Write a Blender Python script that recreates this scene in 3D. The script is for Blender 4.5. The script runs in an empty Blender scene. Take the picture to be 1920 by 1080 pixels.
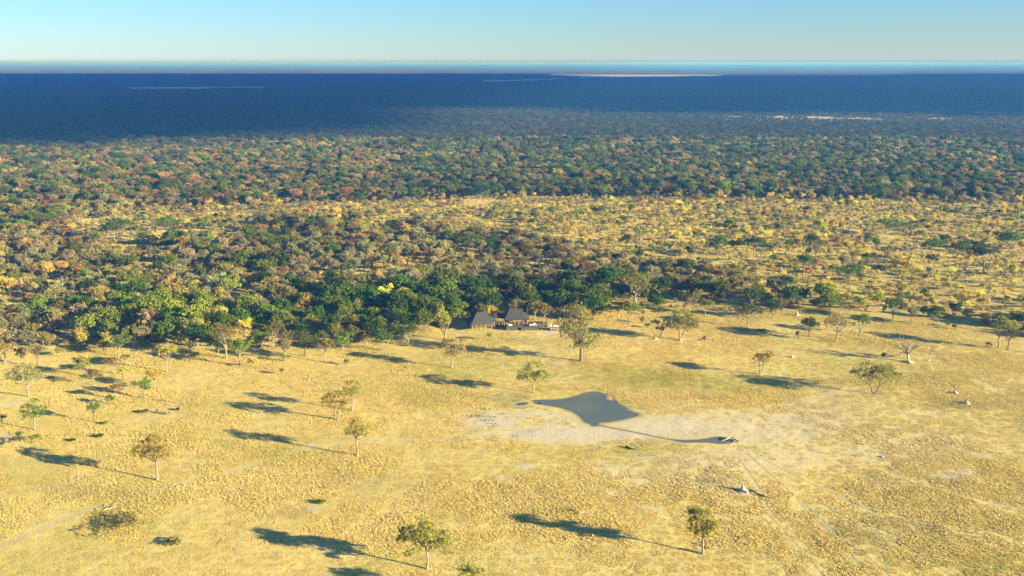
import bpy, math, random
import numpy as np
from math import radians, sin, cos, tan, atan, pi
S = bpy.context.scene
COL = S.collection
# ---------------------------------------------------------------- camera
F = 1920 * 35 / 36.0
HCAM = 100.0
HORIZON = 116.6
PITCH = atan((540 - HORIZON) / F)
cam_d = bpy.data.cameras.new("camera")
cam = bpy.data.objects.new("camera", cam_d)
COL.objects.link(cam)
cam.location = (0, 0, HCAM)
cam.rotation_euler = (pi / 2 - PITCH, 0, 0)
cam_d.sensor_width = 36
cam_d.lens = 35
cam_d.clip_start = 1
cam_d.clip_end = 250000
S.camera = cam
# ---------------------------------------------------------------- sky and sun
SUN_EL = radians(13.5)
SUN_D = np.array([0.915, -0.403])            # horizontal direction towards the sun
SUN_D = SUN_D / np.linalg.norm(SUN_D)
w = bpy.data.worlds.new("World")
S.world = w
w.use_nodes = True
nt = w.node_tree
bg = nt.nodes["Background"]
sky = nt.nodes.new("ShaderNodeTexSky")
sky.sky_type = 'NISHITA'
sky.sun_disc = False
sky.sun_elevation = SUN_EL
sky.sun_rotation = math.atan2(SUN_D[0], SUN_D[1])
sky.altitude = 1000
sky.air_density = 1.2
sky.dust_density = 0.0
sky.ozone_density = 7.4
nt.links.new(sky.outputs[0], bg.inputs[0])
bg.inputs[1].default_value = 0.067
sl = bpy.data.lights.new("sun", 'SUN')
sl.energy = 5.0
sl.angle = radians(0.55)
sl.color = (1.0, 0.90, 0.54)
so = bpy.data.objects.new("sun", sl)
COL.objects.link(so)
from mathutils import Vector
sd = Vector((SUN_D[0] * cos(SUN_EL), SUN_D[1] * cos(SUN_EL), sin(SUN_EL)))
so.rotation_euler = (-sd).to_track_quat('-Z', 'Y').to_euler()
so.location = (200, -100, 300)
S.view_settings.view_transform = 'Standard'
S.view_settings.look = 'None'
S.view_settings.gamma = 1
S.view_settings.use_curve_mapping = False
S.view_settings.exposure = 1.68
S.cycles.use_denoising = True
S.cycles.max_bounces = 5
S.cycles.diffuse_bounces = 2
S.cycles.glossy_bounces = 2
S.cycles.transmission_bounces = 2
S.cycles.transparent_max_bounces = 4
S.cycles.volume_bounces = 1
S.cycles.use_adaptive_sampling = True

# ---------------------------------------------------------------- helpers
def G(u, v):
    """photo direction -> ground point (z=0)"""
    a = PITCH + np.arctan((np.asarray(v, float) - 540) / F)
    Y = HCAM / np.tan(a)
    Z = Y * cos(PITCH) + HCAM * sin(PITCH)
    X = (np.asarray(u, float) - 960) / F * Z
    return X, Y

def UV(X, Y):
    X = np.asarray(X, float); Y = np.asarray(Y, float)
    Z = Y * cos(PITCH) + HCAM * sin(PITCH)
    Z = np.where(Z < 1, 1, Z)
    down = HCAM * cos(PITCH) - Y * sin(PITCH)
    u = np.where(Y > 5, 960 + F * X / Z, -9999)
    v = np.where(Y > 5, 540 + F * down / Z, 9999)
    return u, v

def MPP(v):
    x, y = G(960, v)
    return float((y * cos(PITCH) + HCAM * sin(PITCH)) / F)

def PXH(v, px):
    """height in metres of an upright thing standing at row v and px rows tall"""
    x, y = G(960, v)
    a = PITCH + atan((v - px - 540) / F)
    return float(HCAM - y * tan(a))

def _hash(ix, iy, s):
    with np.errstate(over='ignore'):
        h = (ix.astype(np.int64) * 374761393 + iy.astype(np.int64) * 668265263 + s * 1442695041) & 0xffffffff
        h = ((h ^ (h >> 13)) * 1274126177) & 0xffffffff
        h = h ^ (h >> 16)
    return (h & 0xffff) / 65535.0

def vnoise(x, y, s=0):
    x = np.asarray(x, float); y = np.asarray(y, float)
    ix = np.floor(x); iy = np.floor(y)
    fx = x - ix; fy = y - iy
    fx = fx * fx * (3 - 2 * fx); fy = fy * fy * (3 - 2 * fy)
    a = _hash(ix, iy, s); b = _hash(ix + 1, iy, s); c = _hash(ix, iy + 1, s); d = _hash(ix + 1, iy + 1, s)
    return (a * (1 - fx) + b * fx) * (1 - fy) + (c * (1 - fx) + d * fx) * fy

def fbm(x, y, s=0, o=4):
    t = 0; a = 0.5; n = 0
    for k in range(o):
        t = t + a * vnoise(x * 2 ** k, y * 2 ** k, s + k * 17); n += a; a *= 0.5
    return t / n

def smooth(a, b, x):
    t = np.clip((x - a) / (b - a), 0, 1)
    return t * t * (3 - 2 * t)

def inpoly(u, v, poly):
    u = np.asarray(u, float); v = np.asarray(v, float)
    r = np.zeros(u.shape, bool)
    n = len(poly)
    for i in range(n):
        x1, y1 = poly[i]; x2, y2 = poly[(i + 1) % n]
        if y1 == y2:
            continue
        c = ((y1 > v) != (y2 > v)) & (u < (x2 - x1) * (v - y1) / (y2 - y1) + x1)
        r ^= c
    return r

def seg_dist(X, Y, pts):
    """distance in metres to a polyline of ground points"""
    d = np.full(X.shape, 1e9)
    for i in range(len(pts) - 1):
        ax, ay = pts[i]; bx, by = pts[i + 1]
        dx, dy = bx - ax, by - ay
        L = dx * dx + dy * dy + 1e-9
        t = np.clip(((X - ax) * dx + (Y - ay) * dy) / L, 0, 1)
        d = np.minimum(d, np.hypot(X - ax - t * dx, Y - ay - t * dy))
    return d

def mesh_np(name, verts, faces, mat=None, fcol=None, smooth_=False):
    verts = np.asarray(verts, np.float32); faces = np.asarray(faces, np.int32)
    me = bpy.data.meshes.new(name)
    k = faces.shape[1]
    me.vertices.add(len(verts)); me.vertices.foreach_set("co", verts.ravel())
    me.loops.add(faces.size); me.loops.foreach_set("vertex_index", faces.ravel())
    me.polygons.add(len(faces))
    me.polygons.foreach_set("loop_start", np.arange(0, faces.size, k, dtype=np.int32))
    me.polygons.foreach_set("loop_total", np.full(len(faces), k, np.int32))
    if smooth_:
        me.polygons.foreach_set("use_smooth", np.ones(len(faces), bool))
    if fcol is not None:
        at = me.attributes.new("leafcol", 'FLOAT_COLOR', 'FACE')
        c = np.ones((len(faces), 4), np.float32); c[:, :3] = fcol
        at.data.foreach_set("color", c.ravel())
    if mat:
        me.materials.append(mat)
    me.update(calc_edges=True)
    return me

def pymesh(name, V, Fc, mat=None, sm=False):
    me = bpy.data.meshes.new(name)
    me.from_pydata([tuple(map(float, p)) for p in V], [], Fc)
    if sm:
        for p in me.polygons: p.use_smooth = True
    if mat: me.materials.append(mat)
    me.update()
    return me

def link(name, me, parent=None, loc=(0, 0, 0), rz=0.0, sc=None):
    o = bpy.data.objects.new(name, me)
    COL.objects.link(o)
    o.location = loc
    o.rotation_euler = (0, 0, rz)
    if sc is not None:
        o.scale = sc if hasattr(sc, '__len__') else (sc, sc, sc)
    if parent: o.parent = parent
    return o

def tag(o, label, cat, group=None):
    o["label"] = label; o["category"] = cat
    if group: o["group"] = group
    return o

def kind(o, k, label=None):
    o["kind"] = k
    if label: o["label"] = label
    return o

class B:
    """collects boxes, bars and tubes into one mesh"""
    def __init__(s): s.v = []; s.f = []
    def box(s, cx, cy, cz, sx, sy, sz, rz=0.0):
        c, n = cos(rz), sin(rz); b = len(s.v)
        for dz in (-.5, .5):
            for dx, dy in ((-.5, -.5), (.5, -.5), (.5, .5), (-.5, .5)):
                x, y = dx * sx, dy * sy
                s.v.append((cx + x * c - y * n, cy + x * n + y * c, cz + dz * sz))
        for q in ((3, 2, 1, 0), (4, 5, 6, 7), (0, 1, 5, 4), (1, 2, 6, 5), (2, 3, 7, 6), (3, 0, 4, 7)):
            s.f.append(tuple(b + i for i in q))
        return s
    def tube(s, pts, rs, n=6):
        b = len(s.v); k = len(pts)
        P = [Vector(p) for p in pts]
        for i in range(k):
            d = (P[min(i + 1, k - 1)] - P[max(i - 1, 0)]).normalized()
            a = d.cross(Vector((0, 0, 1)) if abs(d.z) < 0.9 else Vector((1, 0, 0))).normalized()
            c = d.cross(a)
            for j in range(n):
                t = 2 * pi * j / n
                s.v.append(tuple(P[i] + (a * cos(t) + c * sin(t)) * rs[i]))
        for i in range(k - 1):
            for j in range(n):
                j2 = (j + 1) % n
                s.f.append((b + i * n + j, b + i * n + j2, b + (i + 1) * n + j2, b + (i + 1) * n + j))
        s.f.append(tuple(b + j for j in range(n))[::-1]); s.f.append(tuple(b + (k - 1) * n + j for j in range(n)))
        return s
    def build(s, name, mat, parent=None, loc=(0, 0, 0), rz=0.0, sm=False):
        return link(name, pymesh(name, s.v, s.f, mat, sm), parent, loc, rz)

# ---------------------------------------------------------------- materials
def newmat(name):
    m = bpy.data.materials.new(name); m.use_nodes = True
    n = m.node_tree.nodes; n.clear()
    out = n.new("ShaderNodeOutputMaterial")
    return m, m.node_tree, out

def N(t, typ, **kw):
    n = t.nodes.new(typ)
    for k, v in kw.items(): setattr(n, k, v)
    return n

def noise(t, vec, scale, detail=3, rough=0.55, lo=None, hi=None):
    n = N(t, "ShaderNodeTexNoise"); n.inputs["Scale"].default_value = scale
    n.inputs["Detail"].default_value = detail; n.inputs["Roughness"].default_value = rough
    t.links.new(vec, n.inputs["Vector"])
    if lo is None: return n.outputs[0]
    return maprange(t, n.outputs[0], lo, hi)

def maprange(t, s, lo, hi, a=0.0, b=1.0):
    r = N(t, "ShaderNodeMapRange"); r.interpolation_type = 'SMOOTHSTEP'
    r.inputs[1].default_value = lo; r.inputs[2].default_value = hi
    r.inputs[3].default_value = a; r.inputs[4].default_value = b
    t.links.new(s, r.inputs[0]); return r.outputs[0]

def mixc(t, fac, a, b):
    m = N(t, "ShaderNodeMix", data_type='RGBA')
    for s, i in ((fac, 0), (a, 6), (b, 7)):
        if isinstance(s, (int, float)): m.inputs[i].default_value = s
        elif isinstance(s, tuple): m.inputs[i].default_value = (*s, 1)
        else: t.links.new(s, m.inputs[i])
    return m.outputs[2]

def mth(t, op, a, b=None):
    m = N(t, "ShaderNodeMath", operation=op)
    for i, s in enumerate((a, b)):
        if s is None: continue
        if isinstance(s, (int, float)): m.inputs[i].default_value = s
        else: t.links.new(s, m.inputs[i])
    return m.outputs[0]

def simple_mat(name, col, col2=None, scale=3.0, rough=0.85, bump=0.0, metal=0.0):
    m, t, out = newmat(name)
    p = N(t, "ShaderNodeBsdfPrincipled"); p.inputs["Roughness"].default_value = rough
    p.inputs["Metallic"].default_value = metal
    tc = N(t, "ShaderNodeTexCoord")
    f = noise(t, tc.outputs["Object"], scale, 4, 0.6, 0.3, 0.7)
    c = mixc(t, f, col, col2 or tuple(x * 0.7 for x in col))
    t.links.new(c, p.inputs["Base Color"])
    if bump:
        bn = N(t, "ShaderNodeBump"); bn.inputs["Strength"].default_value = bump; bn.inputs["Distance"].default_value = 0.1
        t.links.new(f, bn.inputs["Height"]); t.links.new(bn.outputs[0], p.inputs["Normal"])
    t.links.new(p.outputs[0], out.inputs[0])
    return m

def foliage_mat(name, transl=0.4):
    m, t, out = newmat(name)
    a = N(t, "ShaderNodeAttribute", attribute_type='INSTANCER', attribute_name="tint")
    b = N(t, "ShaderNodeAttribute", attribute_type='GEOMETRY', attribute_name="leafcol")
    mx = N(t, "ShaderNodeMix", data_type='RGBA', blend_type='MULTIPLY'); mx.inputs[0].default_value = 1
    t.links.new(a.outputs["Color"], mx.inputs[6]); t.links.new(b.outputs["Color"], mx.inputs[7])
    d = N(t, "ShaderNodeBsdfDiffuse"); tr = N(t, "ShaderNodeBsdfTranslucent")
    t.links.new(mx.outputs[2], d.inputs[0]); t.links.new(mx.outputs[2], tr.inputs[0])
    ms = N(t, "ShaderNodeMixShader"); ms.inputs[0].default_value = transl
    t.links.new(d.outputs[0], ms.inputs[1]); t.links.new(tr.outputs[0], ms.inputs[2])
    t.links.new(ms.outputs[0], out.inputs[0])
    return m

M = {}
M['leaf'] = foliage_mat("leaf")
M['bark_pale'] = simple_mat("bark_pale", (0.36, 0.28, 0.19), (0.22, 0.165, 0.11), 2.5)
M['bark_dark'] = simple_mat("bark_dark", (0.17, 0.13, 0.09), (0.09, 0.07, 0.05), 2.5)
M['bark_white'] = simple_mat("bark_white", (0.60, 0.53, 0.42), (0.42, 0.35, 0.27), 2.0)
M['log_dark'] = simple_mat("log_dark", (0.09, 0.08, 0.07), (0.05, 0.045, 0.04), 2.0)
M['mound'] = simple_mat("mound", (0.60, 0.48, 0.33), (0.45, 0.33, 0.21), 1.5, 0.95, 0.6)
M['thatch'] = simple_mat("thatch", (0.062, 0.058, 0.056), (0.038, 0.035, 0.034), 1.3, 0.95, 0.5)
M['post'] = simple_mat("post", (0.42, 0.32, 0.2), (0.3, 0.22, 0.13), 3)
M['deck'] = simple_mat("deck", (0.16, 0.12, 0.08), (0.1, 0.075, 0.05), 2)
M['deck_skirt'] = simple_mat("deck_skirt", (0.10, 0.115, 0.075), (0.06, 0.07, 0.045), 1.2)
M['orange_wall'] = simple_mat("orange_wall", (0.42, 0.17, 0.06), (0.3, 0.12, 0.045), 1.0)
M['white'] = simple_mat("white_paint", (0.8, 0.78, 0.74), (0.7, 0.68, 0.64), 2, 0.6)
M['cloth_dark'] = simple_mat("cloth_dark", (0.03, 0.035, 0.05), (0.02, 0.02, 0.03), 2)
M['red_cloth'] = simple_mat("red_cloth", (0.22, 0.06, 0.035), (0.12, 0.03, 0.02), 1.5)
M['blue'] = simple_mat("blue_plastic", (0.03, 0.07, 0.32), (0.02, 0.05, 0.22), 2, 0.5)
M['glass'] = simple_mat("window_glass", (0.05, 0.07, 0.1), (0.04, 0.06, 0.09), 2, 0.1)
M['tyre'] = simple_mat("tyre_rubber", (0.02, 0.02, 0.02), None, 2, 0.9)
M['car_tan'] = simple_mat("tan_paint", (0.4, 0.36, 0.27), (0.34, 0.3, 0.22), 1, 0.5)
M['hide'] = simple_mat("antelope_hide", (0.13, 0.08, 0.05), (0.07, 0.045, 0.03), 1.5)
M['pale_fur'] = simple_mat("pale_fur", (0.75, 0.68, 0.55), (0.6, 0.52, 0.4), 3)
M['feather'] = simple_mat("feather", (0.035, 0.03, 0.03), (0.02, 0.02, 0.025), 6)
M['concrete'] = simple_mat("concrete", (0.62, 0.57, 0.48), (0.5, 0.45, 0.38), 2)

def grass_color(t, pos, bare, green, dark, mud, wood, track):
    n1 = noise(t, pos, 0.011, 3, 0.5, 0.36, 0.64)
    n2 = noise(t, pos, 0.05, 4, 0.6, 0.35, 0.65)
    n3 = noise(t, pos, 0.32, 4, 0.65, 0.32, 0.68)
    n4 = noise(t, pos, 1.3, 3, 0.7, 0.3, 0.7)
    c = mixc(t, n1, (0.77, 0.58, 0.175), (0.61, 0.49, 0.14))
    c = mixc(t, mth(t, 'MULTIPLY', n2, 0.7), c, (0.82, 0.65, 0.26))
    c = mixc(t, mth(t, 'MULTIPLY', n3, 0.6), c, (0.50, 0.37, 0.115))
    c = mixc(t, mth(t, 'MULTIPLY', n4, 0.35), c, (0.78, 0.62, 0.26))
    gcol = mixc(t, n3, (0.50, 0.41, 0.06), (0.33, 0.33, 0.055))
    c = mixc(t, green, c, gcol)
    bcol = mixc(t, n4, (0.74, 0.61, 0.46), (0.62, 0.50, 0.36))
    c = mixc(t, bare, c, bcol)
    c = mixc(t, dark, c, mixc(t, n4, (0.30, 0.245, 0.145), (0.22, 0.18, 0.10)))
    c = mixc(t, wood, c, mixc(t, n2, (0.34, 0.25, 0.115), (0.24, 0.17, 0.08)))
    c = mixc(t, track, c, (0.62, 0.48, 0.29))
    c = mixc(t, mud, c, mixc(t, n4, (0.24, 0.17, 0.09), (0.16, 0.115, 0.06)))
    return c, n3, n4

def ground_mat():
    m, t, out = newmat("ground")
    ge = N(t, "ShaderNodeNewGeometry")
    aa = N(t, "ShaderNodeAttribute", attribute_name="maska"); ab = N(t, "ShaderNodeAttribute", attribute_name="maskb")
    sa = N(t, "ShaderNodeSeparateXYZ"); sb = N(t, "ShaderNodeSeparateXYZ")
    t.links.new(aa.outputs["Vector"], sa.inputs[0]); t.links.new(ab.outputs["Vector"], sb.inputs[0])
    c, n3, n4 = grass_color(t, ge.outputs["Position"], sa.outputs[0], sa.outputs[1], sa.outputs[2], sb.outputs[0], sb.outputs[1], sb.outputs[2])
    d = N(t, "ShaderNodeBsdfDiffuse"); t.links.new(c, d.inputs[0])
    h = mth(t, 'ADD', mth(t, 'MULTIPLY', n3, 0.5), mth(t, 'MULTIPLY', n4, 0.35))
    bn = N(t, "ShaderNodeBump"); bn.inputs["Strength"].default_value = 0.35; bn.inputs["Distance"].default_value = 0.25
    t.links.new(h, bn.inputs["Height"]); t.links.new(bn.outputs[0], d.inputs["Normal"])
    t.links.new(d.outputs[0], out.inputs[0])
    return m

def tuft_mat():
    m, t, out = newmat("grass_blades")
    ge = N(t, "ShaderNodeNewGeometry")
    a = N(t, "ShaderNodeAttribute", attribute_type='INSTANCER', attribute_name="tmask")
    s = N(t, "ShaderNodeSeparateXYZ"); t.links.new(a.outputs["Vector"], s.inputs[0])
    c, n3, n4 = grass_color(t, ge.outputs["Position"], s.outputs[0], s.outputs[1], s.outputs[2], 0.0, 0.0, 0.0)
    b = N(t, "ShaderNodeAttribute", attribute_type='GEOMETRY', attribute_name="leafcol")
    mx = N(t, "ShaderNodeMix", data_type='RGBA', blend_type='MULTIPLY'); mx.inputs[0].default_value = 1
    t.links.new(c, mx.inputs[6]); t.links.new(b.outputs["Color"], mx.inputs[7])
    d = N(t, "ShaderNodeBsdfDiffuse"); tr = N(t, "ShaderNodeBsdfTranslucent")
    t.links.new(mx.outputs[2], d.inputs[0]); t.links.new(mx.outputs[2], tr.inputs[0])
    ms = N(t, "ShaderNodeMixShader"); ms.inputs[0].default_value = 0.3
    t.links.new(d.outputs[0], ms.inputs[1]); t.links.new(tr.outputs[0], ms.inputs[2])
    t.links.new(ms.outputs[0], out.inputs[0])
    return m
M['ground'] = ground_mat()
M['tuft'] = tuft_mat()

# ---------------------------------------------------------------- places
POND = [(999.5,751),(1012,750),(1032,750),(1052.6,748.8),(1071,745.3),(1084,741.4),(1094,738),(1104.5,735.3),(1116,734.3),(1125,735.8),(1133,738.8),(1138,743.3),(1136,748),(1142,750.5),(1152.5,751.8),(1161.6,757.6),(1174.5,764.7),(1178.4,769.3),(1190,773.2),(1198,777),(1195,780.3),(1182,783),(1161.6,788),(1142,791),(1124,792.6),(1120.7,797.8),(1111.6,799),(1107,795.2),(1096.7,791.3),(1090,783.5),(1082.4,777),(1070.8,770.6),(1052.6,764.7),(1032,760.8),(1011,757.6),(1002,754)]
POOL = [(1258,824),(1284,825.4),(1310,824.6),(1330,821.6),(1345,819),(1361,820.3),(1372,823),(1380,825),(1378,828.3),(1362,831.7),(1345,832),(1330,829.8),(1310,829.4),(1284,829.6),(1270,827.8)]
SEEP = [(967,757.5),(976,755.2),(986,754.6),(990,756),(984,758.8),(973,760)]
CHANNEL = [(1124,798),(1160,804.5),(1200,812.5),(1240,821),(1262,825)]
def gp(pts): return [tuple(float(q) for q in G(u, v)) for u, v in pts]

EDGE = [(-400,690),(0,668),(100,655),(200,664),(280,652),(330,655),(480,655),(600,655),(700,645),(780,632),(850,606),(1000,600),(1060,604),(1200,596),(1300,584),(1380,590),(1500,587),(1600,586),(1750,596),(1850,618),(1920,635),(2300,660)]
EU = [e[0] for e in EDGE]; EV = [e[1] for e in EDGE]
OPEN_TOP = [(-400,400),(0,398),(480,384),(960,371),(1920,377),(2300,378)]
OPEN_BOT = [(-400,400),(100,398),(480,412),(900,432),(1100,462),(1300,505),(1450,545),(1600,580),(1700,620),(2300,700)]

def openness(u, v):
    """1 in open savanna strips inside the woodland, 0 in dense wood"""
    wob = 10 * (fbm(u / 90, v / 25, 5) - 0.5) * 2
    ot = np.interp(u, [e[0] for e in OPEN_TOP], [e[1] for e in OPEN_TOP])
    ob = np.interp(u, [e[0] for e in OPEN_BOT], [e[1] for e in OPEN_BOT])
    a = smooth(-4, 5, v - ot + wob * 0.3) * (1 - smooth(-14, 14, v - ob + wob))
    a = a * (0.55 + 0.45 * smooth(600, 1100, u))
    l = smooth(0, 8, v - 400 + wob) * (1 - smooth(440, 472, v + wob)) * smooth(90, 200, u) * (1 - smooth(430, 520, u))
    return np.clip(np.maximum(a, l * 0.9), 0, 1)

FARCLEAR = [[(1265,216),(1500,218),(1930,222),(2200,223),(2200,231),(1930,230),(1500,229),(1330,224)],
            [(195,163.2),(330,163),(515,162.2),(515,168),(400,170),(300,172),(225,172),(200,168)],
            [(872,150),(960,149.6),(1040,147),(1090,146),(1090,149),(1010,153),(940,156.5),(885,156)],
            [(1000,139.4),(1380,140.2),(1370,143.2),(1300,144.8),(1180,146.4),(1090,147.5),(1060,144)]]
def farclear(u, v):
    r = np.zeros(np.asarray(u).shape, bool)
    for p in FARCLEAR: r |= inpoly(u, v, p)
    return r

TRACKS = [([(-40,1040),(5,1024),(75,992),(137,966),(212,945),(287,920),(375,897),(480,871),(530,856),(587,836)], 0.85, 0.8),
          ([(587,836),(640,831),(700,828),(740,827),(850,820),(960,811),(1010,806)], 0.85, 0.7),
          ([(1225,789),(1335,774),(1410,767),(1440,763),(1480,757),(1520,748),(1560,738),(1600,731)], 1.0, 0.75),
          ([(1700,720),(1790,713),(1838,709),(1890,702)], 0.9, 0.45),
          ([(1930,752),(1895,741),(1868,733),(1848,724),(1839,716),(1845,710)], 1.5, 1.0),
          ([(1109,662),(1117,690),(1127,706)], 0.35, 0.7),
          ([(1048,668),(1056,655),(1066,648)], 0.25, 0.6),
          ([(1050,1060),(1075,1035),(1100,1010)], 0.25, 0.4)]
TRAILS = [[(1440,885),(1492,930),(1540,972),(1590,1018),(1640,1055),(1672,1084)],
          [(1492,934),(1520,965),(1560,1000),(1600,1045),(1632,1084)],
          [(1425,950),(1462,985),(1486,1012),(1520,1050),(1548,1084)],
          [(1540,942),(1600,978),(1680,1012),(1740,1050),(1790,1084)],
          [(1555,928),(1660,965),(1760,990),(1930,1016)],
          [(1600,980),(1650,1000),(1720,1040)],
          [(1660,880),(1760,915),(1860,942),(1930,958)],
          [(1350,930),(1420,965),(1450,985)],[(1180,905),(1260,930),(1380,975)],
          [(1400,850),(1440,885)],[(1385,860),(1425,915),(1440,950)],
          [(1430,860),(1520,905),(1640,960)]]
# u, v, ru, rv, strength, slope (dv/du)
BARE = [(1095,812,230,20,.9,0),(1260,800,190,28,.8,0),(930,790,70,24,.8,0),(1000,775,60,10,.8,0),(1060,785,50,12,.7,0),(1440,800,220,40,.6,0),(1700,830,150,40,.4,0),(1300,900,180,30,.35,.1),(1400,862,210,36,.55,0),
        (1220,860,90,14,.35,.1),(985,877,24,6,.75,0),(948,896,30,4,.7,.05),(1150,882,50,6,.6,.08),(1120,868,20,3,.5,0),(1130,922,60,4,.6,.06),(1220,950,50,5,.6,.22),(1165,930,40,4,.5,.1),
        (1562,789,26,5,.85,0),(1615,846,34,6,.7,-.05),(1640,862,45,5,.5,.1),(1652,852,12,3,.9,0),(1795,841,30,4,.85,.12),(1840,853,46,4,.8,.2),(1740,836,50,4,.5,.15),
        (1790,890,50,16,.55,0),(1680,905,70,16,.45,0),(1850,947,60,3,.5,0),(437,917,16,5,.8,0),(108,911,14,5,.6,0),(590,956,18,5,.85,0),(150,972,14,4,.6,0),
        (1098,963,13,3,.8,.1),(742,1003,13,6,.6,0),(1045,683,35,6,.55,0),(1290,755,60,7,.4,0),(1530,765,120,18,.35,0),(1720,776,60,7,.5,0),(1480,760,40,4,.5,0),(1395,925,28,5,.9,0),
        (1706,678,16,3,.95,0),(30,756,45,6,.6,0),(15,818,22,5,.9,0),(590,833,16,3,.9,0),(620,726,12,3,.7,0),(1030,622,25,5,.7,0),(1110,622,40,4,.5,0),
        (480,772,20,3,.4,0),(880,830,60,8,.3,0),(1600,960,30,4,.4,.1),(1885,960,12,3,.6,0),(1830,970,14,2,.6,0),(1230,640,90,5,.35,0),(800,690,30,4,.3,0),(1485,898,30,10,.4,.5),(430,600,18,5,.3,0)]
GREEN = [(1250,712,190,22,.75,.1),(880,690,130,22,.6,0),(1010,690,60,16,.3,0),(1190,845,50,14,.8,0),(700,720,140,30,.25,0),(1010,727,50,8,.6,0),(420,765,90,18,.45,0),(800,745,80,25,.45,0),
         (1740,700,170,26,.3,0),(1560,700,120,30,.25,0),(60,880,90,30,.25,0),(520,850,70,18,.35,0),(420,832,50,10,.45,0),(250,985,120,22,.3,0),(820,1040,150,20,.3,0),(1850,1060,90,25,.5,0),
         (1730,1050,90,22,.35,0),(600,938,30,5,.6,0),(20,1050,70,30,.3,0),(1450,1060,80,30,.2,0),(1060,955,18,6,.6,0),(160,930,110,20,.15,0),(1700,855,60,10,.3,0),(1500,640,200,14,.15,0),(690,660,40,5,.5,0)]
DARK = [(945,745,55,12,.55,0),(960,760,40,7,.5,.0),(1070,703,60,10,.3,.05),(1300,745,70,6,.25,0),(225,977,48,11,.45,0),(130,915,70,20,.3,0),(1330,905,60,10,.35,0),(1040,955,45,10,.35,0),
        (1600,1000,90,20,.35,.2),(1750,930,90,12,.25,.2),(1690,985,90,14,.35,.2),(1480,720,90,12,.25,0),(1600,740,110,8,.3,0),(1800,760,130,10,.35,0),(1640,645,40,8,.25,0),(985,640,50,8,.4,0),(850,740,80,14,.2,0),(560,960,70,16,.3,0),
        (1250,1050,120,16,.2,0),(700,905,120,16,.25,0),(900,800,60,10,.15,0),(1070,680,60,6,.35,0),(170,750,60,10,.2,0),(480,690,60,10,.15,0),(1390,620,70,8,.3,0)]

def masks(X, Y):
    u, v = UV(X, Y)
    wu = u + 14 * (fbm(X / 9, Y / 9, 3) - .5) * 2
    wv = v + 6 * (fbm(X / 11, Y / 14, 9) - .5) * 2
    fine = fbm(X / 2.2, Y / 2.2, 31)
    med = fbm(X / 14, Y / 20, 77)
    near = (v > 560) & (v < 1300)
    def blobs(L, ns):
        r = np.zeros(u.shape)
        for (cu, cv, ru, rv, s, sl) in L:
            q = np.hypot((wu - cu) / ru, (wv - cv - sl * (wu - cu)) / rv)
            k = s * (1 - smooth(0.35, 1.35, q))
            k = k * smooth(-0.05, 0.85, fine * 0.55 + med * 0.45 + (k - .4) * ns * .6)
            r = np.maximum(r, k)
        return np.where(near, r, 0)
    bare = blobs(BARE, 0.7)
    green = blobs(GREEN, 0.4)
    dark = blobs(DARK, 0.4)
    track = np.zeros(u.shape); mud = np.zeros(u.shape)
    sel = near
    Xs, Ys = X[sel], Y[sel]
    tr = np.zeros(Xs.shape)
    for i, (pts, wd, st) in enumerate(TRACKS):
        d = seg_dist(Xs, Ys, gp(pts))
        if wd > 0.8:      # twin wheel ruts with a grassy crown between them
            k = np.exp(-((d - wd * 0.8) / 0.3) ** 2) + 0.35 * np.exp(-(d / wd) ** 2)
        else:
            k = np.exp(-(d / wd) ** 2)
        tr = np.maximum(tr, np.clip(k, 0, 1) * st)
    for pts in TRAILS:
        d = seg_dist(Xs, Ys, gp(pts))
        tr = tr
        k = np.exp(-((d) / 0.24) ** 2) * 0.7
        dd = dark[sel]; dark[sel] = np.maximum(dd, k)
        k2 = np.exp(-((d - .45) / 0.25) ** 2) * 0.35
        tr = np.maximum(tr, k2)
    track[sel] = tr * (0.65 + 0.35 * fine[sel])
    md = np.zeros(Xs.shape)
    for poly, wdt in ((POND, 1.1), (POOL, 0.45), (SEEP, 0.7)):
        g = gp(poly); d = seg_dist(Xs, Ys, g + [g[0]])
        ins = inpoly(Xs, Ys, g)
        md = np.maximum(md, np.where(ins, 1, 0.6 * np.exp(-(d / (wdt * (0.5 + med[sel]))) ** 2)))
    d = seg_dist(Xs, Ys, gp(CHANNEL)); md = np.maximum(md, 0.95 * np.exp(-(d / 0.5) ** 2))
    gg = green[sel]; green[sel] = np.maximum(gg, 0.5 * np.exp(-(d / 1.4) ** 2))
    mud[sel] = md
    # beyond the meadow
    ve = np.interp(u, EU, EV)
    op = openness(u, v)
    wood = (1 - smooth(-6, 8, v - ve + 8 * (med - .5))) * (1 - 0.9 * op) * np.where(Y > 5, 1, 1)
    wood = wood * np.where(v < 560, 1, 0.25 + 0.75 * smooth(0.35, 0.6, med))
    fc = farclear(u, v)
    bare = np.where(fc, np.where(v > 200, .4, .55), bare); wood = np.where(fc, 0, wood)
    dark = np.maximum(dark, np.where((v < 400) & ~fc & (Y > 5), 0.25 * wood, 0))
    return bare, green, dark, mud, wood, track

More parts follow.
